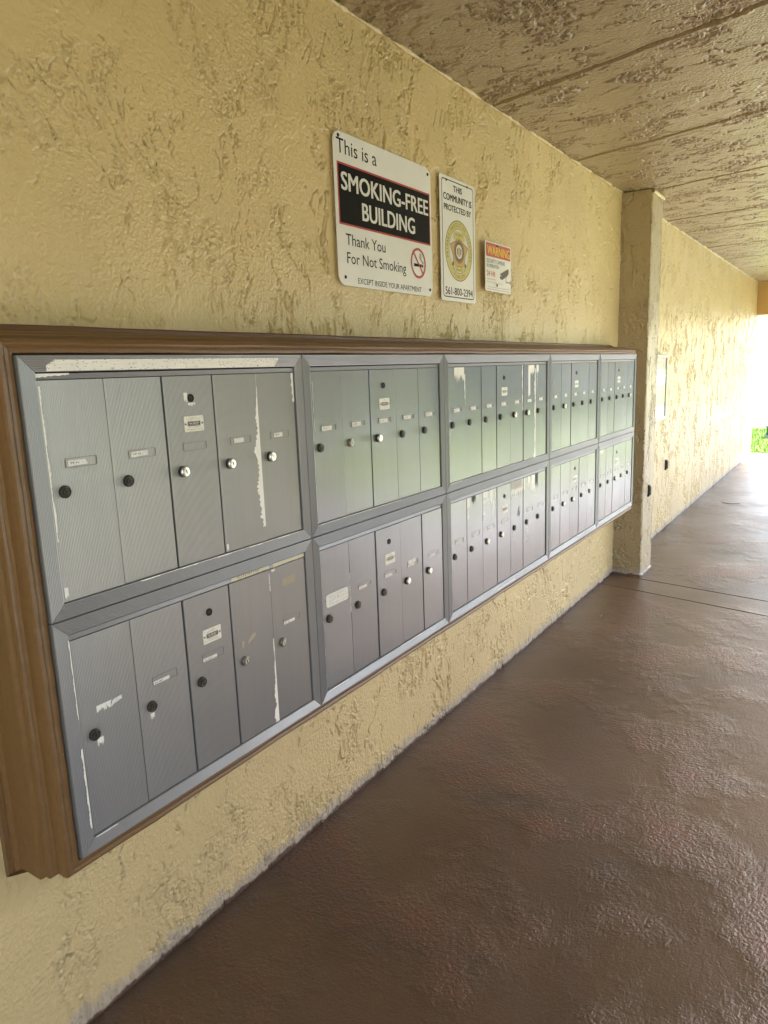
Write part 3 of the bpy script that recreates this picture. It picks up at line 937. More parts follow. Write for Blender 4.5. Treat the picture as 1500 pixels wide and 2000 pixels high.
def name_label(parent, x, z, wd, h, style, seed):
    """small paper strip; marks of worn print on it"""
    rr = random.Random(seed)
    mb = MB(); tilt = rr.uniform(-0.02, 0.02)
    if style == 'torn':
        pts = [(0, -h / 2), (wd, -h / 2 + 0.001), (wd * 1.0, -h / 2 + 0.003), (wd * 0.88, h / 2), (0, h / 2)]
    else:
        pts = rrect(0, wd, -h / 2, h / 2, 0.0012, 2)
    pts = [(x + a, z + b + a * tilt) for a, b in pts]
    mb.poly(pts, -0.0006, 0, 0.0004)
    if style != 'blank':
        xx = x + wd * 0.12
        for k in range(5):
            if k == 2: xx += wd * 0.07; continue
            ww = wd * rr.uniform(0.05, 0.09); hh = h * rr.uniform(0.28, 0.42)
            zz = z + (xx - x) * tilt - hh * 0.5
            mb.quad([(xx, -0.0008, zz), (xx + ww * 0.35, -0.0008, zz), (xx + ww * 0.35, -0.0008, zz + hh), (xx, -0.0008, zz + hh)], 1)
            if rr.random() < 0.7:
                mb.quad([(xx + ww * 0.35, -0.0008, zz + hh * 0.6), (xx + ww, -0.0008, zz + hh * 0.5), (xx + ww, -0.0008, zz + hh * 0.85), (xx + ww * 0.35, -0.0008, zz + hh)], 1)
            xx += ww + wd * 0.03
    return mb.build('name_label', [M_paper, M_ink2 if seed % 3 else M_ink], parent)

def streak(parent, wd, x0, x1, z0, z1, seed, lo=0.0, side=None, mat=None):
    amp = 0.00065 if MD is M_door else 0.00040
    """flaked strip following the flutes: top at z0, ragged bottom near z1 (door-local x)"""
    rr = random.Random(seed); N = int((wd - 0.0012) / PITCHR); p = (wd - 0.0012) / N
    mb = MB(); x = x0; prev = None
    cols = []
    while x < x1:
        cols.append(x); x += p / 5
    cols.append(x1)
    n = len(cols); w1 = [rr.random() for _ in range(n + 6)]
    zs_top = []; zs_bot = []
    for i, x in enumerate(cols):
        k = i // 5
        v = 0.55 * w1[k] + 0.45 * w1[i]
        bot = z1 + (z0 - z1) * (lo * v)
        zs_bot.append(bot); zs_top.append(z0 - (0.02 * (z0 - z1) * w1[i] if lo else 0))
    for i in range(n - 1):
        for (xa, xb) in ((cols[i], cols[i + 1]),):
            def yy(x):
                u = ((x - 0.0006) / p) % 1.0
                return 0.0005 - amp * math.sin(math.pi * u) - 0.00016
            mb.quad([(xa, yy(xa), zs_bot[i]), (xb, yy(xb), zs_bot[i + 1]), (xb, yy(xb), zs_top[i + 1]), (xa, yy(xa), zs_top[i])])
    return mb.build('peeled_paint', mat or M_peel, parent)

def strip_v(parent, x, z0, z1, wfun, seed, y=-0.0003, mat=None, side=-1):
    """ragged vertical strip hugging the line x (side -1: grows to the left)"""
    rr = random.Random(seed); mb = MB(); n = int((z0 - z1) / 0.004) + 1
    L = []; R_ = []
    a = rr.random() * 6
    for i in range(n + 1):
        t = i / n; z = z0 + (z1 - z0) * t
        wv = max(0.0004, wfun(t) * (0.7 + 0.25 * math.sin(a + t * 23) + 0.45 * rr.random()))
        if side < 0: L.append((x - wv, z)); R_.append((x, z))
        else: L.append((x, z)); R_.append((x + wv, z))
    for i in range(n):
        mb.quad([(L[i + 1][0], y, L[i + 1][1]), (R_[i + 1][0], y, R_[i + 1][1]), (R_[i][0], y, R_[i][1]), (L[i][0], y, L[i][1])])
    return mb.build('peeled_paint', mat or M_peel, parent)

def strip_h(parent, z, x0, x1, hfun, seed, y=-0.0003, mat=None):
    rr = random.Random(seed); mb = MB(); n = int((x1 - x0) / 0.004) + 1
    T = []
    for i in range(n + 1):
        t = i / n; x = x0 + (x1 - x0) * t
        hv = max(0.0003, hfun(t) * (0.8 + 0.4 * rr.random()))
        T.append((x, z - hv, z + 0.0))
    for i in range(n):
        mb.quad([(T[i][0], y, T[i][1]), (T[i + 1][0], y, T[i + 1][1]), (T[i + 1][0], y, T[i + 1][2]), (T[i][0], y, T[i][2])])
    return mb.build('peeled_paint', mat or M_peel, parent)

XO = [0, W5, 2 * W5, 2 * W5 + W7, 3 * W5 + W7]
WD = [W5, W5, W7, W5, W5]
ND = [5, 5, 7, 5, 5]
LABELS = {
 (0, 0): 'nearest upper mailbox unit, long cream peeled strip on its top frame bar',
 (0, 1): 'nearest lower mailbox unit with a curling torn label and old tape marks',
 (1, 0): 'upper five-door mailbox unit second from the left, clean grey doors in green reflection',
 (1, 1): 'lower mailbox unit with one large white rounded label on its first door',
 (2, 0): 'upper seven-door mailbox unit with long cream peeled streaks on two doors',
 (2, 1): 'lower seven-door mailbox unit with jagged white peeling and a blue 6',
 (3, 0): 'upper five-door mailbox unit right of the seven-door one, chromed lock on its second door',
 (3, 1): 'lower five-door mailbox unit right of the jagged white peeling, chromed second and third locks',
 (4, 0): 'upper mailbox unit at the far end right beside the pillar',
 (4, 1): 'lower mailbox unit at the far end right beside the pillar',
}
CHROME = {(0, 0): {2: 'chrome', 3: 'chrome', 4: 'chrome'}, (0, 1): {3: 'grey', 4: 'grey'}, (1, 0): {1: 'grey', 2: 'chrome'},
          (1, 1): {3: 'chrome', 4: 'chrome'}, (2, 0): {4: 'chrome', 5: 'chrome'}, (2, 1): {2: 'chrome', 3: 'chrome'},
          (3, 0): {1: 'chrome'}, (3, 1): {1: 'chrome', 2: 'chrome', 4: 'grey'}, (4, 0): {4: 'chrome'}, (4, 1): {2: 'chrome', 3: 'grey'}}
THICK = {(0, 0): (2, 3), (0, 1): (2, 3), (1, 0): (2,), (1, 1): (2, 4), (2, 0): (3, 5), (2, 1): (3, 5), (3, 0): (2,), (3, 1): (3,), (4, 0): (2,), (4, 1): (2,)}
BODY = {}
for c in range(5):
    for r_ in range(2):
        Wd, nd = WD[c], ND[c]
        MD, MF = (M_door, M_frame) if c == 0 else (M_door_s, M_frame_s)
        u = empty('mailbox_unit', (XO[c], F, TOP - r_ * HM))
        tag(u, LABELS[(c, r_)], 'mailboxes', 'aluminium mailbox units set in the wooden surround')
        frame_build(Wd, u).build('frame', MF, u)
        mb = MB(); mb.box(0.002, Wd - 0.002, 0.019, 0.160, -HM + 0.002, -0.002); mb.build('box_body', M_dark, u)
        # horizontal rail above the doors
        mb = MB(); pts = [(-FR - 0.0030, 0.014), (-FR - 0.0030, 0.0070)]
        for k in range(12):
            pts.append((-FR - 0.0033 - k * 0.00085, 0.0062 - 0.0005 * math.sin(math.pi * ((k / 3) % 1))))
        pts += [(-0.0437, 0.0066), (-0.0437, 0.014)]
        mb.sweep(None, [(FR + 0.001, d, z) for z, d in pts], [(Wd - FR - 0.001, d, z) for z, d in pts])
        mb.build('top_rail', MF, u)
        pw = (Wd - 2 * FR) / nd
        md = 2 if nd == 5 else 3
        for k in range(nd):
            gap_r = 0.0046 if (k + 1) in THICK[(c, r_)] else 0.0016
            x0 = FR + k * pw + 0.0004
            wd = pw - 0.0004 - gap_r - (0.0022 if k == nd - 1 else 0)
            d = place('door', get_door(wd, MD), u, (x0, DY + rnd.uniform(-0.0004, 0.0004), 0))
            if (k in THICK[(c, r_)]): d.location.y -= 0.0012
            d.rotation_euler = (rnd.uniform(-0.0015, 0.0015), 0, rnd.uniform(-0.002, 0.002))
            kind = CHROME[(c, r_)].get(k, 'dark')
            lk = place('lock', LOCK[kind], d, (0.0305 + rnd.uniform(-0.0006, 0.0006), 0.0, -0.2465))
            lk.rotation_euler = (0, rnd.uniform(-0.35, 0.35), 0)
            if k == md:
                place('master_lock', LOCK['master'], d, (pw * 0.5 + 0.0005, -0.0001, -0.0920))
                pl = place('maker_plate', PLATE, d, (pw * 0.5 + 0.004, -0.0001, -0.1470))
            sp = (c, r_, k)
            if sp not in ((1, 1, 0), (0, 1, 0), (0, 1, 3), (2, 1, 4)):
                place('label_holder', HOLDER, d, (0.0390, -0.0001, -0.1955))
                if sp == (0, 0, 2): pass
                else:
                    st = 'torn' if sp == (0, 0, 0) else 'strip'
                    if r_ == 0 and c == 0: name_label(d, 0.0445 + (0.006 if k > 2 else 0), -0.1960, 0.040 if k < 2 else 0.031, 0.0105, st if k < 3 else ('blank' if k == 3 else 'strip'), k + 1)
                    elif r_ == 1 and c == 0: name_label(d, 0.0400, -0.2005, 0.043, 0.0088, 'strip', k + 11)
                    elif r_ == 0: name_label(d, 0.0425, -0.1965, 0.044 if c < 3 else 0.034, 0.0120, 'strip', 20 + c * 9 + k)
                    else: name_label(d, 0.0405, -0.2000, 0.042 if c < 3 else 0.034, 0.0095, 'strip', 60 + c * 9 + k)
            elif sp == (1, 1, 0):
                mb = MB(); mb.poly(rrect(0.020, 0.124, -0.214, -0.176, 0.008), -0.0010, 0, 0.0012)
                for (xa, xb, za, zb) in ((0.034, 0.120, -0.1955, -0.1950), (0.034, 0.120, -0.2065, -0.2060), (0.034, 0.0345, -0.206, -0.182), (0.034, 0.120, -0.1825, -0.1820)):
                    mb.quad([(xa, -0.0013, za), (xb, -0.0013, za), (xb, -0.0013, zb), (xa, -0.0013, zb)], 1)
                add_text(mb, '1 4', 0.060, 0.076, -0.1935, -0.1870, -0.0014, 1)
                o = mb.build('name_label', [M_paper, M_ink2], d); o['label'] = 'large white rounded card label'
            elif sp == (0, 1, 0):
                mb = MB()
                mb.quad([(0.072, -0.0006, -0.208), (0.080, -0.001, -0.203), (0.083, -0.001, -0.192), (0.077, -0.0006, -0.196)])
                mb.quad([(0.080, -0.001, -0.203), (0.095, -0.008, -0.195), (0.096, -0.008, -0.187), (0.083, -0.001, -0.192)])
                o = mb.build('name_label', M_paper, d); o['label'] = 'white label torn off and curling outwards'
                streak(d, wd, 0.042, 0.076, -0.192, -0.212, 3, 0.9)
            elif sp == (0, 1, 3):
                mb = MB()
                mb.poly([(0.024, -0.213), (0.030, -0.214), (0.034, -0.199), (0.030, -0.195), (0.025, -0.199)], -0.0004)
                mb.poly([(0.044, -0.209), (0.060, -0.203), (0.073, -0.195), (0.074, -0.187), (0.062, -0.188), (0.050, -0.198)], -0.0004)
                mb.build('tape_mark', M_tape, d)
            elif sp == (2, 1, 4):
                mb = MB(); add_text(mb, '6', 0.072, 0.098, -0.205, -0.163, -0.0006, 0, 0.03)
                mb.build('number_sticker', M_blue, d)
            # flaked paint
            if (c, r_) == (0, 0):
                if k == 3: strip_v(d, wd, -0.075, -0.415, lambda t: 0.002 + 0.015 * (min(1, t / 0.45)) * (1 if t < 0.93 else 0.4), 5, -0.0003)
                if k == 4: strip_v(d, wd, DZ0 - 0.001, -0.118, lambda t: 0.0105 - 0.004 * t, 6, -0.0003)
                if k == 2: streak(d, wd, 0.052, 0.062, -0.080, -0.106, 9, 0.8); streak(d, wd, 0.062, 0.082, -0.102, -0.112, 10, 0.9)
                if k == 3: streak(d, wd, 0.002, 0.008, -0.432, -0.4515, 12, 0.6)
                if k == 0: streak(d, wd, 0.006, 0.014, -0.424, -0.4515, 13, 0.7)
            if (c, r_) == (0, 1):
                if k == 3: strip_v(d, wd, -0.225, -0.4515, lambda t: 0.003 + 0.017 * max(0, (t - 0.25)), 15, -0.0003); strip_v(d, wd, -0.055, -0.10, lambda t: 0.003, 16, -0.0003)
                if k == 1: streak(d, wd, 0.025, 0.036, -0.262, -0.285, 17, 0.8)
                if k == 0: streak(d, wd, 0.036, 0.050, -0.258, -0.280, 18, 0.9)
                if k == 4:
                    o = streak(d, wd, 0.045, 0.094, -0.080, -0.104, 19, 0.3, mat=M_tape); o.name = 'glue_residue'
                    streak(d, wd, 0.006, 0.020, -0.047, -0.058, 20, 0.7)
            if (c, r_) == (1, 0) and k == 0: strip_v(d, 0.012, -0.07, -0.20, lambda t: 0.0012, 21, -0.0003)
            if (c, r_) == (1, 1):
                if k == 0: strip_v(d, 0.003, -0.16, -0.44, lambda t: 0.0018, 22, -0.0004, side=1); strip_v(d, wd, -0.14, -0.26, lambda t: 0.0012, 23)
                if k == 3: o = streak(d, wd, 0.045, 0.090, -0.183, -0.200, 24, 0.6)
            if (c, r_) == (2, 0):
                if k == 0: streak(d, wd, 0.052, 0.128, DZ0 - 0.0005, -0.105, 25, 0.75); strip_v(d, wd, -0.07, -0.185, lambda t: 0.010 * (1 - t) + 0.001, 26)
                if k == 4: strip_v(d, wd, DZ0 - 0.0005, -0.235, lambda t: 0.009 * (1 - 0.4 * t), 27)
                if k == 5:
                    streak(d, wd, 0.052, 0.074, DZ0 - 0.0005, -0.188, 28, 0.25)
                    streak(d, wd, 0.074, 0.120, DZ0 - 0.0005, -0.095, 29, 0.6)
                    strip_v(d, wd, -0.06, -0.4515, lambda t: 0.011 + 0.008 * (t > 0.85), 30)
                if k == 6: streak(d, wd, 0.012, 0.040, DZ0 - 0.0005, -0.085, 31, 0.5); strip_v(d, 0.022, -0.08, -0.165, lambda t: 0.004 * (1 - t), 32)
            if (c, r_) == (2, 1):
                if k == 1: streak(d, wd, 0.002, 0.026, DZ0 - 0.0005, -0.088, 33, 0.35); strip_v(d, 0.003, -0.07, -0.13, lambda t: 0.006, 34, side=1)
                if k == 1: o = streak(d, wd, 0.040, 0.074, DZ0 - 0.0005, -0.090, 35, 0.85, mat=M_dark); o.name = 'dark_stain'
                if k == 2:
                    streak(d, wd, 0.004, 0.046, DZ0 - 0.0005, -0.085, 36, 0.5); strip_v(d, 0.004, -0.07, -0.155, lambda t: 0.010 * (1 - 0.4 * t), 37, side=1)
                    streak(d, wd, 0.060, 0.092, DZ0 - 0.0005, -0.110, 38, 0.45); strip_v(d, 0.082, -0.09, -0.172, lambda t: 0.009 * (1 - t), 39)
                    strip_v(d, 0.118, -0.06, -0.15, lambda t: 0.005 * (1 - t), 40)
                if k == 4: streak(d, wd, 0.002, 0.134 * 0.98, DZ0 - 0.0005, -0.125, 41, 0.6); streak(d, wd, 0.002, 0.120, DZ0 - 0.0005, -0.085, 42, 0.25)
                if k == 5:
                    streak(d, wd, 0.004, 0.018, DZ0 - 0.0005, -0.110, 43, 0.4); streak(d, wd, 0.050, 0.072, DZ0 - 0.0005, -0.095, 44, 0.5)
                    streak(d, wd, 0.092, 0.130, DZ0 - 0.0005, -0.135, 45, 0.5)
                    strip_v(d, 0.040, -0.265, -0.33, lambda t: 0.005 * (1 - 0.6 * t), 46)
                if k == 6: o = streak(d, wd, 0.002, 0.035, DZ0 - 0.0005, -0.12, 47, 0.85, mat=M_dark); o.name = 'dark_stain'
                if k == 4: strip_v(d, 0.034, -0.262, -0.30, lambda t: 0.006 * (1 - 0.6 * t), 48)
        # flaked paint on the frame bars
        if (c, r_) == (0, 0):
            o = MB(); rr = random.Random(3); x = 0.033; xe = 0.664; p9 = (FR - 0.0016) / 9
            zt = []
            n = 200
            for i in range(n + 1):
                t = i / n; xx = 0.052 + (xe - 0.052) * t
                top = -0.0088 - 0.0006 * (rr.random()); bot = -0.0292 - 0.0
                if t < 0.03: top -= 0.010 * (1 - t / 0.03)
                if t > 0.975: bot += 0.016 * ((t - 0.975) / 0.025)
                zt.append((xx, top, bot))
            M9 = 20
            for i in range(n):
                for j in range(M9):
                    def pt(ii, jj):
                        xx, a, b = zt[ii]; z = a + (b - a) * jj / M9
                        s = -z - 0.0006; kk = (s - 0.0008) / p9; uu = kk % 1
                        return (xx, 0.0010 - 0.0007 * math.sin(math.pi * uu) - 0.0002, z)
                    if rr.random() < 0.03: continue
                    o.quad([pt(i, j + 1), pt(i + 1, j + 1), pt(i + 1, j), pt(i, j)])
            o.build('peeled_paint', M_peel, u)
            strip_h(u, -0.0330, 0.033, 0.098, lambda t: 0.007 * (1 - t * 0.6), 50, 0.0054)
            strip_v(u, 0.0318, -0.055, -0.335, lambda t: 0.0030, 51, -0.0004, side=1)
            strip_h(u, -0.4525, 0.20, 0.70, lambda t: 0.0012 + 0.0012 * (math.sin(t * 30) > 0.2), 52, -0.0004)
        if (c, r_) == (0, 1):
            strip_h(u, -0.0336, 0.60, 0.722, lambda t: 0.009, 53, 0.0050, M_yellowtape)
            strip_h(u, -0.0336, 0.455, 0.585, lambda t: 0.0085, 54, 0.0050, M_yellowtape)
            mb = MB()
            rr = random.Random(9); x = 0.475
            while x < 0.555:
                hh = rr.uniform(0.003, 0.0055); ww = rr.uniform(0.0012, 0.0022)
                mb.quad([(x, 0.0046, -0.0340 - hh), (x + ww, 0.0046, -0.0340 - hh), (x + ww * 1.4, 0.0046, -0.0338), (x, 0.0046, -0.0338)])
                x += rr.uniform(0.004, 0.010)
            mb.build('handwriting', M_ink, u)
            strip_v(u, 0.0295, -0.04, -0.20, lambda t: 0.0020, 55, -0.0004, side=-1)
            strip_v(u, 0.0290, -0.26, -0.43, lambda t: 0.0035, 56, -0.0004, side=-1)
            strip_h(u, -0.4530, 0.035, 0.085, lambda t: 0.0020, 57, -0.0004)
        if (c, r_) == (1, 0): strip_h(u, -0.4528, 0.04, 0.45, lambda t: 0.0014, 58, -0.0004)
        if (c, r_) == (1, 1):
            strip_h(u, -0.4530, 0.035, 0.13, lambda t: 0.0028, 59, -0.0004); strip_h(u, -0.4530, 0.42, 0.56, lambda t: 0.0018, 60, -0.0004)
        if (c, r_) == (2, 0): strip_h(u, -0.4528, 0.03, 0.12, lambda t: 0.0020, 61, -0.0004)
        if (c, r_) == (2, 1): strip_h(u, -0.4700, 0.42, 0.60, lambda t: 0.0035, 62, -0.0004)
        if (c, r_) == (4, 1): streak(u, 0.14, 0.031, 0.09, -0.045, -0.075, 63, 0.9)

# ------------------------------------------------------------------ signs
def screws(parent, pts, W_, H_, r=0.0055, y=-0.0022):
    for (u_, v_) in pts:
        mb = MB(); mb.lathe(0, 0, [(r, 0), (r * 0.9, 0.0018), (r * 0.5, 0.0028), (0, 0.003)], 14, 0)
        mb.box(-r * 0.6, r * 0.6, -0.0032, -0.0027, -0.0006, 0.0006)
        mb.build('screw', M_screw, parent, True, loc=(u_ * W_, y, v_ * H_))
def sign(name, x0, x1, z0, z1, off, rad, label, cat='sign', lean=0.0):
    s = empty(name, (x0, -off, TOP + z0))
    s.rotation_euler = (0, lean, 0)
    tag(s, label, cat)
    W_, H_ = x1 - x0, z1 - z0
    mb = MB(); mb.poly(rrect(0, W_, 0, H_, rad, 8), -0.0018, 0, 0.0018); mb.build('panel', M_signw, s)
    return s, W_, H_
# 1: smoking-free building
s1, W_, H_ = sign('no_smoking_sign', 1.1534, 1.7377, 0.2162, 0.6617, 0.008, 0.034, 'large white rounded sign reading SMOKING-FREE BUILDING on a black band')
def R4(mb, u0, u1, v0, v1, y, mi=0):
    mb.quad([(u0 * W_, y, v0 * H_), (u1 * W_, y, v0 * H_), (u1 * W_, y, v1 * H_), (u0 * W_, y, v1 * H_)], mi)
def T4(mb, s, u0, u1, v0, v1, y, mi=0, bold=0.0): add_text(mb, s, u0 * W_, u1 * W_, v0 * H_, v1 * H_, y, mi, bold)
mb = MB(); R4(mb, 0.026, 0.983, 0.403, 0.806, -0.0021); mb.build('red_border', M_signr, s1)
mb = MB(); R4(mb, 0.036, 0.974, 0.416, 0.793, -0.0024); mb.build('black_band', M_signb, s1)
mb = MB()
T4(mb, 'SMOKING-FREE', 0.055, 0.960, 0.632, 0.748, -0.0028, 0, 0.032)
mb.build('lettering', M_letw, s1); mb = MB()
T4(mb, 'BUILDING', 0.237, 0.795, 0.462, 0.580, -0.0028, 0, 0.032)
mb.build('lettering', M_letw, s1)
mb = MB()
T4(mb, 'This is a', 0.028, 0.398, 0.862, 0.957, -0.0022)
mb.build('lettering', M_signb, s1); mb = MB()
T4(mb, 'Thank You', 0.078, 0.459, 0.274, 0.350, -0.0022)
mb.build('lettering', M_signb, s1); mb = MB()
T4(mb, 'For Not Smoking', 0.082, 0.679, 0.128, 0.228, -0.0022)
mb.build('lettering', M_signb, s1); mb = MB()
T4(mb, 'EXCEPT INSIDE YOUR APARTMENT', 0.175, 0.856, 0.024, 0.063, -0.0022)
mb.build('lettering', M_signb, s1)
mb = MB(); cx, cz, rr_ = 0.826 * W_, 0.2465 * H_, 0.0525
mb.box(cx - 0.030, cx + 0.022, -0.0023, -0.0021, cz - 0.012, cz - 0.002)
mb.box(cx + 0.024, cx + 0.028, -0.0023, -0.0021, cz - 0.012, cz - 0.002); mb.box(cx + 0.0295, cx + 0.0335, -0.0023, -0.0021, cz - 0.012, cz - 0.002)
for dx, ph in ((0.0, 0), (0.008, 0.7)):
    pr = None
    for k in range(15):
        t = k / 14; x = cx + 0.026 + dx * 0.7 - 0.030 * t * (1 - 0.35 * t) + 0.004 * math.sin(t * 9 + ph); z = cz + 0.001 + 0.033 * t
        q = (x, z)
        if pr: mb.quad([(pr[0], -0.0022, pr[1]), (pr[0] + 0.0028, -0.0022, pr[1]), (q[0] + 0.0028, -0.0022, q[1]), (q[0], -0.0022, q[1])])
        pr = q
mb.build('cigarette_symbol', M_signb, s1)
mb = MB(); mb.ring(cx, cz, rr_ - 0.0085, rr_, -0.0025)
a = math.radians(-47); dx, dz = math.cos(a), math.sin(a); nx, nz = -dz, dx; L = rr_ - 0.005; hw = 0.0036
mb.quad([(cx - dx * L - nx * hw, -0.0026, cz - dz * L - nz * hw), (cx + dx * L - nx * hw, -0.0026, cz + dz * L - nz * hw),
         (cx + dx * L + nx * hw, -0.0026, cz + dz * L + nz * hw), (cx - dx * L + nx * hw, -0.0026, cz - dz * L + nz * hw)])
mb.build('prohibition_ring', M_signr, s1)
screws(s1, [(0.047, 0.970), (0.963, 0.950), (0.060, 0.057), (0.963, 0.053)], W_, H_)

# 2: community protected sign
s2, W_, H_ = sign('security_sign', 1.8019, 2.0933, 0.2099, 0.6628, 0.010, 0.010, 'tall narrow white sign with a yellow round seal and a telephone number')
mb = MB()
O_ = rrect(0.050 * W_, 0.950 * W_, 0.030 * H_, 0.976 * H_, 0.014, 6); I_ = rrect(0.050 * W_ + 0.0034, 0.950 * W_ - 0.0034, 0.030 * H_ + 0.0034, 0.976 * H_ - 0.0034, 0.011, 6)
n = len(O_); mb.v += [(x, -0.0021, z) for x, z in O_] + [(x, -0.0021, z) for x, z in I_]
for i in range(n):
    j = (i + 1) % n; mb.f.append((i, j, n + j, n + i)); mb.m.append(0)
mb.build('border_line', M_signb, s2)
mb = MB()
T4(mb, 'THIS', 0.365, 0.617, 0.895, 0.943, -0.0022, 0, 0.03)
mb.build('lettering', M_signb, s2); mb = MB()
T4(mb, 'COMMUNITY IS', 0.092, 0.896, 0.812, 0.865, -0.0022, 0, 0.03)
mb.build('lettering', M_signb, s2); mb = MB()
T4(mb, 'PROTECTED BY', 0.104, 0.878, 0.732, 0.780, -0.0022, 0, 0.03)
mb.build('lettering', M_signb, s2); mb = MB()
T4(mb, '561-800-2394', 0.108, 0.904, 0.052, 0.114, -0.0022, 0, 0.010)
mb.build('lettering', M_signb, s2)
cx, cz = 0.508 * W_, 0.423 * H_
RS = 0.1135
mb = MB()
mb.ring(cx, cz, RS - 0.003, RS, -0.0021, 64, 4)                      # dark rim
mb.ring(cx, cz, RS - 0.031, RS - 0.003, -0.0021, 64, 0)              # yellow band
mb.poly([(cx + (RS - 0.031) * math.cos(t * math.pi / 24), cz + (RS - 0.031) * math.sin(t * math.pi / 24)) for t in range(48)], -0.0021, 1)
mb.ring(cx, cz, RS - 0.032, RS - 0.0305, -0.0022, 64, 4)
arc_text(mb, 'PRIMARY PROTECTIVE SERVICES', cx, cz, RS - 0.0165, 0.0135, 196, -16, -0.0024, 4, 0.0, wfac=0.8)
arc_text(mb, 'FLORIDA', cx, cz, RS - 0.0165, 0.0135, 246, 294, -0.0024, 4, 0.0, inward=True, wfac=0.8)
# star-shaped badge
st = []
for k in range(10):
    a = math.radians(90 + 36 * k + 36); r0 = 0.081 if k % 2 == 1 else 0.052
    st.append((cx + r0 * math.cos(a) * 1.0, cz - 0.006 + r0 * math.sin(a)))
mb.poly([(x, z) for x, z in st], -0.0024, 3)
st2 = [(cx + (x - cx) * 0.93, cz - 0.006 + (z - cz + 0.006) * 0.93) for x, z in st]
mb.poly(st2, -0.0026, 2)
mb.poly([(cx - 0.050, cz + 0.046), (cx - 0.040, cz + 0.038), (cx, cz + 0.052), (cx + 0.040, cz + 0.038), (cx + 0.050, cz + 0.046), (cx + 0.044, cz + 0.066), (cx + 0.030, cz + 0.074), (cx, cz + 0.070), (cx - 0.030, cz + 0.074), (cx - 0.044, cz + 0.066)], -0.0028, 0)
add_text(mb, 'TO SERVE', cx - 0.031, cx + 0.031, cz + 0.0555, cz + 0.0645, -0.0030, 4)
mb.poly([(cx - 0.046, cz - 0.050), (cx - 0.020, cz - 0.062), (cx + 0.020, cz - 0.062), (cx + 0.046, cz - 0.050), (cx + 0.046, cz - 0.066), (cx + 0.020, cz - 0.078), (cx - 0.020, cz - 0.078), (cx - 0.046, cz - 0.066)][::-1], -0.0028, 0)
add_text(mb, 'AND PROTECT', cx - 0.028, cx + 0.028, cz - 0.0745, cz - 0.0665, -0.0030, 4)
for sx in (-1, 1):
    mb.box(cx + sx * 0.052 - 0.007, cx + sx * 0.052 + 0.007, -0.0027, -0.0026, cz - 0.058, cz - 0.044, 4)
mb.ring(cx, cz - 0.002, 0.030, 0.044, -0.0029, 40, 3)
for k in range(36):
    a = math.radians(10 * k); mb.lathe(cx + 0.0375 * math.cos(a), cz - 0.002 + 0.0375 * math.sin(a), [(0.0016, 0.0030), (0, 0.0031)], 6, 4)
mb.ring(cx, cz - 0.002, 0.027, 0.034, -0.0030, 40, 4)
mb.poly([(cx + 0.027 * math.cos(t * math.pi / 16), cz - 0.002 + 0.027 * math.sin(t * math.pi / 16)) for t in range(32)], -0.0030, 1)
mb.poly([(cx - 0.018, cz + 0.010), (cx - 0.016, cz - 0.014), (cx - 0.009, cz - 0.012), (cx - 0.010, cz + 0.008)], -0.0032, 4)
mb.poly([(cx + 0.010, cz + 0.008), (cx + 0.009, cz - 0.012), (cx + 0.016, cz - 0.014), (cx + 0.018, cz + 0.010)], -0.0032, 4)
mb.poly([(cx - 0.008, cz - 0.020), (cx + 0.008, cz - 0.020), (cx + 0.006, cz - 0.004), (cx + 0.009, cz + 0.014), (cx - 0.009, cz + 0.014), (cx - 0.006, cz - 0.004)], -0.0032, 2)
mb.build('round_seal', [M_seal, M_sealin, M_gold2, M_gold, M_brown], s2)
screws(s2, [(0.180, 0.966), (0.765, 0.972)], W_, H_, 0.0045)

# 3: camera warning sign, standing off the wall on its screws
s3, W_, H_ = sign('camera_warning_sign', 2.1664, 2.4313, 0.2686, 0.4689, 0.020, 0.010, 'small white sign with WARNING in yellow on red and a security camera picture')
rb = [(x, z) for x, z in rrect(0.030 * W_, 0.972 * W_, 0.702 * H_, 0.978 * H_, 0.006, 5)]
mb = MB(); mb.poly(rb, -0.0021); mb.build('red_band', M_warnr, s3)
mb = MB(); mb.quad([(0.05 * W_, -0.0021, 0.038 * H_), (0.95 * W_, -0.0021, 0.038 * H_), (0.95 * W_, -0.0021, 0.046 * H_), (0.05 * W_, -0.0021, 0.046 * H_)])
mb.build('red_line', M_warnr, s3)
mb = MB(); T4(mb, 'WARNING', 0.075, 0.945, 0.740, 0.925, -0.0024, 0, 0.02); mb.build('lettering', M_lety, s3)
mb = MB(); T4(mb, 'SECURITY CAMERAS', 0.058, 0.747, 0.578, 0.658, -0.0022); mb.build('lettering', M_ink, s3); mb = MB(); T4(mb, 'IN OPERATION', 0.060, 0.502, 0.484, 0.556, -0.0022)
mb.build('lettering', M_ink, s3); mb = MB()
T4(mb, 'Security Surveillance 561-800-2394', 0.10, 0.90, 0.076, 0.100, -0.0022)
mb.build('lettering', M_ink, s3)
mb = MB(); T4(mb, '24 HR', 0.060, 0.376, 0.312, 0.414, -0.0022, 0, 0.015); mb.build('lettering', M_warnr, s3)
mb = MB(); T4(mb, 'Video and Audio', 0.066, 0.372, 0.236, 0.266, -0.0022); mb.build('lettering', M_pinkr, s3); mb = MB(); T4(mb, 'Recording on these premises', 0.064, 0.656, 0.168, 0.200, -0.0022)
mb.build('lettering', M_pinkr, s3)
mb = MB()
def PP(L): return [(u_ * W_, v_ * H_) for u_, v_ in L]
mb.poly(PP([(0.545, 0.385), (0.640, 0.345), (0.800, 0.345), (0.885, 0.415), (0.905, 0.470), (0.890, 0.535), (0.700, 0.455)]), -0.0022)
mb.poly(PP([(0.545, 0.340), (0.560, 0.290), (0.640, 0.275), (0.790, 0.348), (0.640, 0.358)]), -0.0022)
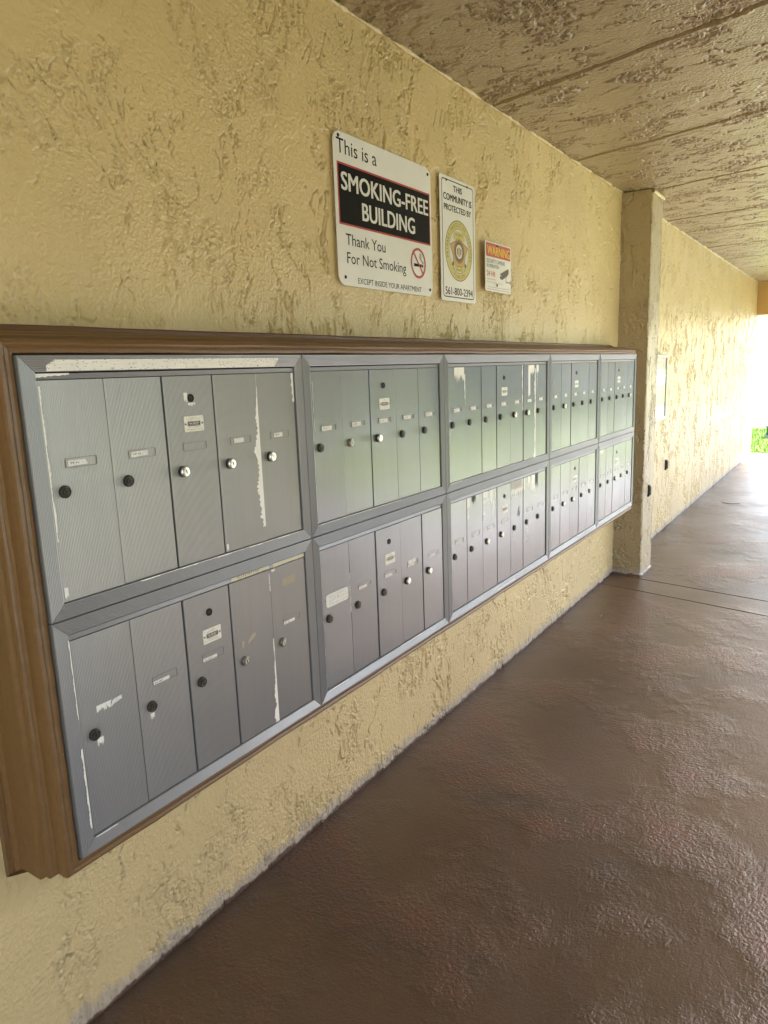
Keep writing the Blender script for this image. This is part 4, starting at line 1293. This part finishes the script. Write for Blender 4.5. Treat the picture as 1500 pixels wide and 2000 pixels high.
mb.poly(PP([(0.785, 0.350), (0.785, 0.235), (0.800, 0.235), (0.800, 0.350)]), -0.0022)
mb.poly(PP([(0.785, 0.225), (0.985, 0.235), (0.985, 0.255), (0.785, 0.245)]), -0.0022)
mb.poly(PP([(0.965, 0.200), (0.985, 0.200), (0.985, 0.290), (0.965, 0.290)]), -0.0022)
mb.build('camera_picture', M_brown, s3)
screws(s3, [(0.441, 0.945), (0.435, 0.142)], W_, H_, 0.0055)

# ------------------------------------------------------------------ notice case and small wall fittings beyond the pillar
M_case = Mat('case_aluminium', (0.30, 0.31, 0.31), 0.35, 0.6).m
nc = empty('notice_case', (5.105, 0.0, 0.985))
tag(nc, 'small white-framed glazed notice case on the wall behind the pillar', 'notice case')
Wc, Hc_ = 0.385, 0.515; dp = 0.05; bw = 0.028
for (xa, xb, za, zb) in ((0, Wc, Hc_ - bw, Hc_), (0, Wc, 0, bw), (0, bw, bw, Hc_ - bw), (Wc - bw, Wc, bw, Hc_ - bw)):
    mb = MB(); mb.box(xa, xb, -dp, 0.004, za, zb, bev=0.002); mb.build('frame_bar', M_case, nc)
mb = MB(); mb.box(bw, Wc - bw, -0.012, 0.002, bw, Hc_ - bw); mb.build('back_board', M_white, nc)
mb = MB(); mb.box(bw + 0.03, Wc - bw - 0.03, -0.0145, -0.0125, bw + 0.03, Hc_ - bw - 0.02)
mb.build('paper_notice', M_paper, nc)
mb = MB(); mb.box(bw + 0.03, Wc - bw - 0.03, -0.0165, -0.0150, Hc_ - bw - 0.042, Hc_ - bw - 0.024)
mb.box(bw + 0.12, Wc - bw - 0.12, -0.0165, -0.0150, bw + 0.07, bw + 0.078); mb.box(bw + 0.12, Wc - bw - 0.16, -0.0165, -0.0150, bw + 0.055, bw + 0.061)
mb.build('print', M_ink, nc)
gm = bpy.data.materials.new('clear_pane'); gm.use_nodes = True
gb = gm.node_tree.nodes['Principled BSDF']; gb.inputs['Transmission Weight'].default_value = 1.0; gb.inputs['Roughness'].default_value = 0.02; gb.inputs['IOR'].default_value = 1.45
mb = MB(); mb.box(bw + 0.001, Wc - bw - 0.001, -0.044, -0.041, bw + 0.001, Hc_ - bw - 0.001); mb.build('pane', gm, nc)

def outlet(label, x, y, z, wd, h):
    o = empty('outlet_box', (x, y, z)); tag(o, label, 'outlet box', 'dark outlet boxes low on the stucco')
    mb = MB(); mb.box(-wd / 2, wd / 2, -0.016, 0.004, -h / 2, h / 2, bev=0.004); mb.build('cover', M_screw, o)
    mb = MB(); mb.box(-wd / 2 + 0.008, wd / 2 - 0.008, -0.024, -0.0165, -h / 2 + 0.01, h / 2 - 0.01, bev=0.003); mb.build('flap', Mat('outlet_flap', (0.05, 0.045, 0.04), 0.5).m, o)
outlet('dark outlet box low on the side face of the pillar', 4.375, -0.187, 0.575, 0.040, 0.080)
outlet('dark outlet box low on the wall below the notice case', 5.76, 0.0, 0.572, 0.05, 0.085)

# small dry leaf and pebble on the floor near the wall
mb = MB(); mb.quad([(-0.02, 0, 0), (0, -0.009, 0.004), (0.022, 0, 0.001), (0, 0.009, 0.006)])
tag(mb.build('dry_leaf', Mat('dry_leaf', (0.12, 0.07, 0.03), 0.7).m, loc=(3.30, -0.21, 0.004)), 'small dry brown leaf lying on the floor near the wall', 'leaf')
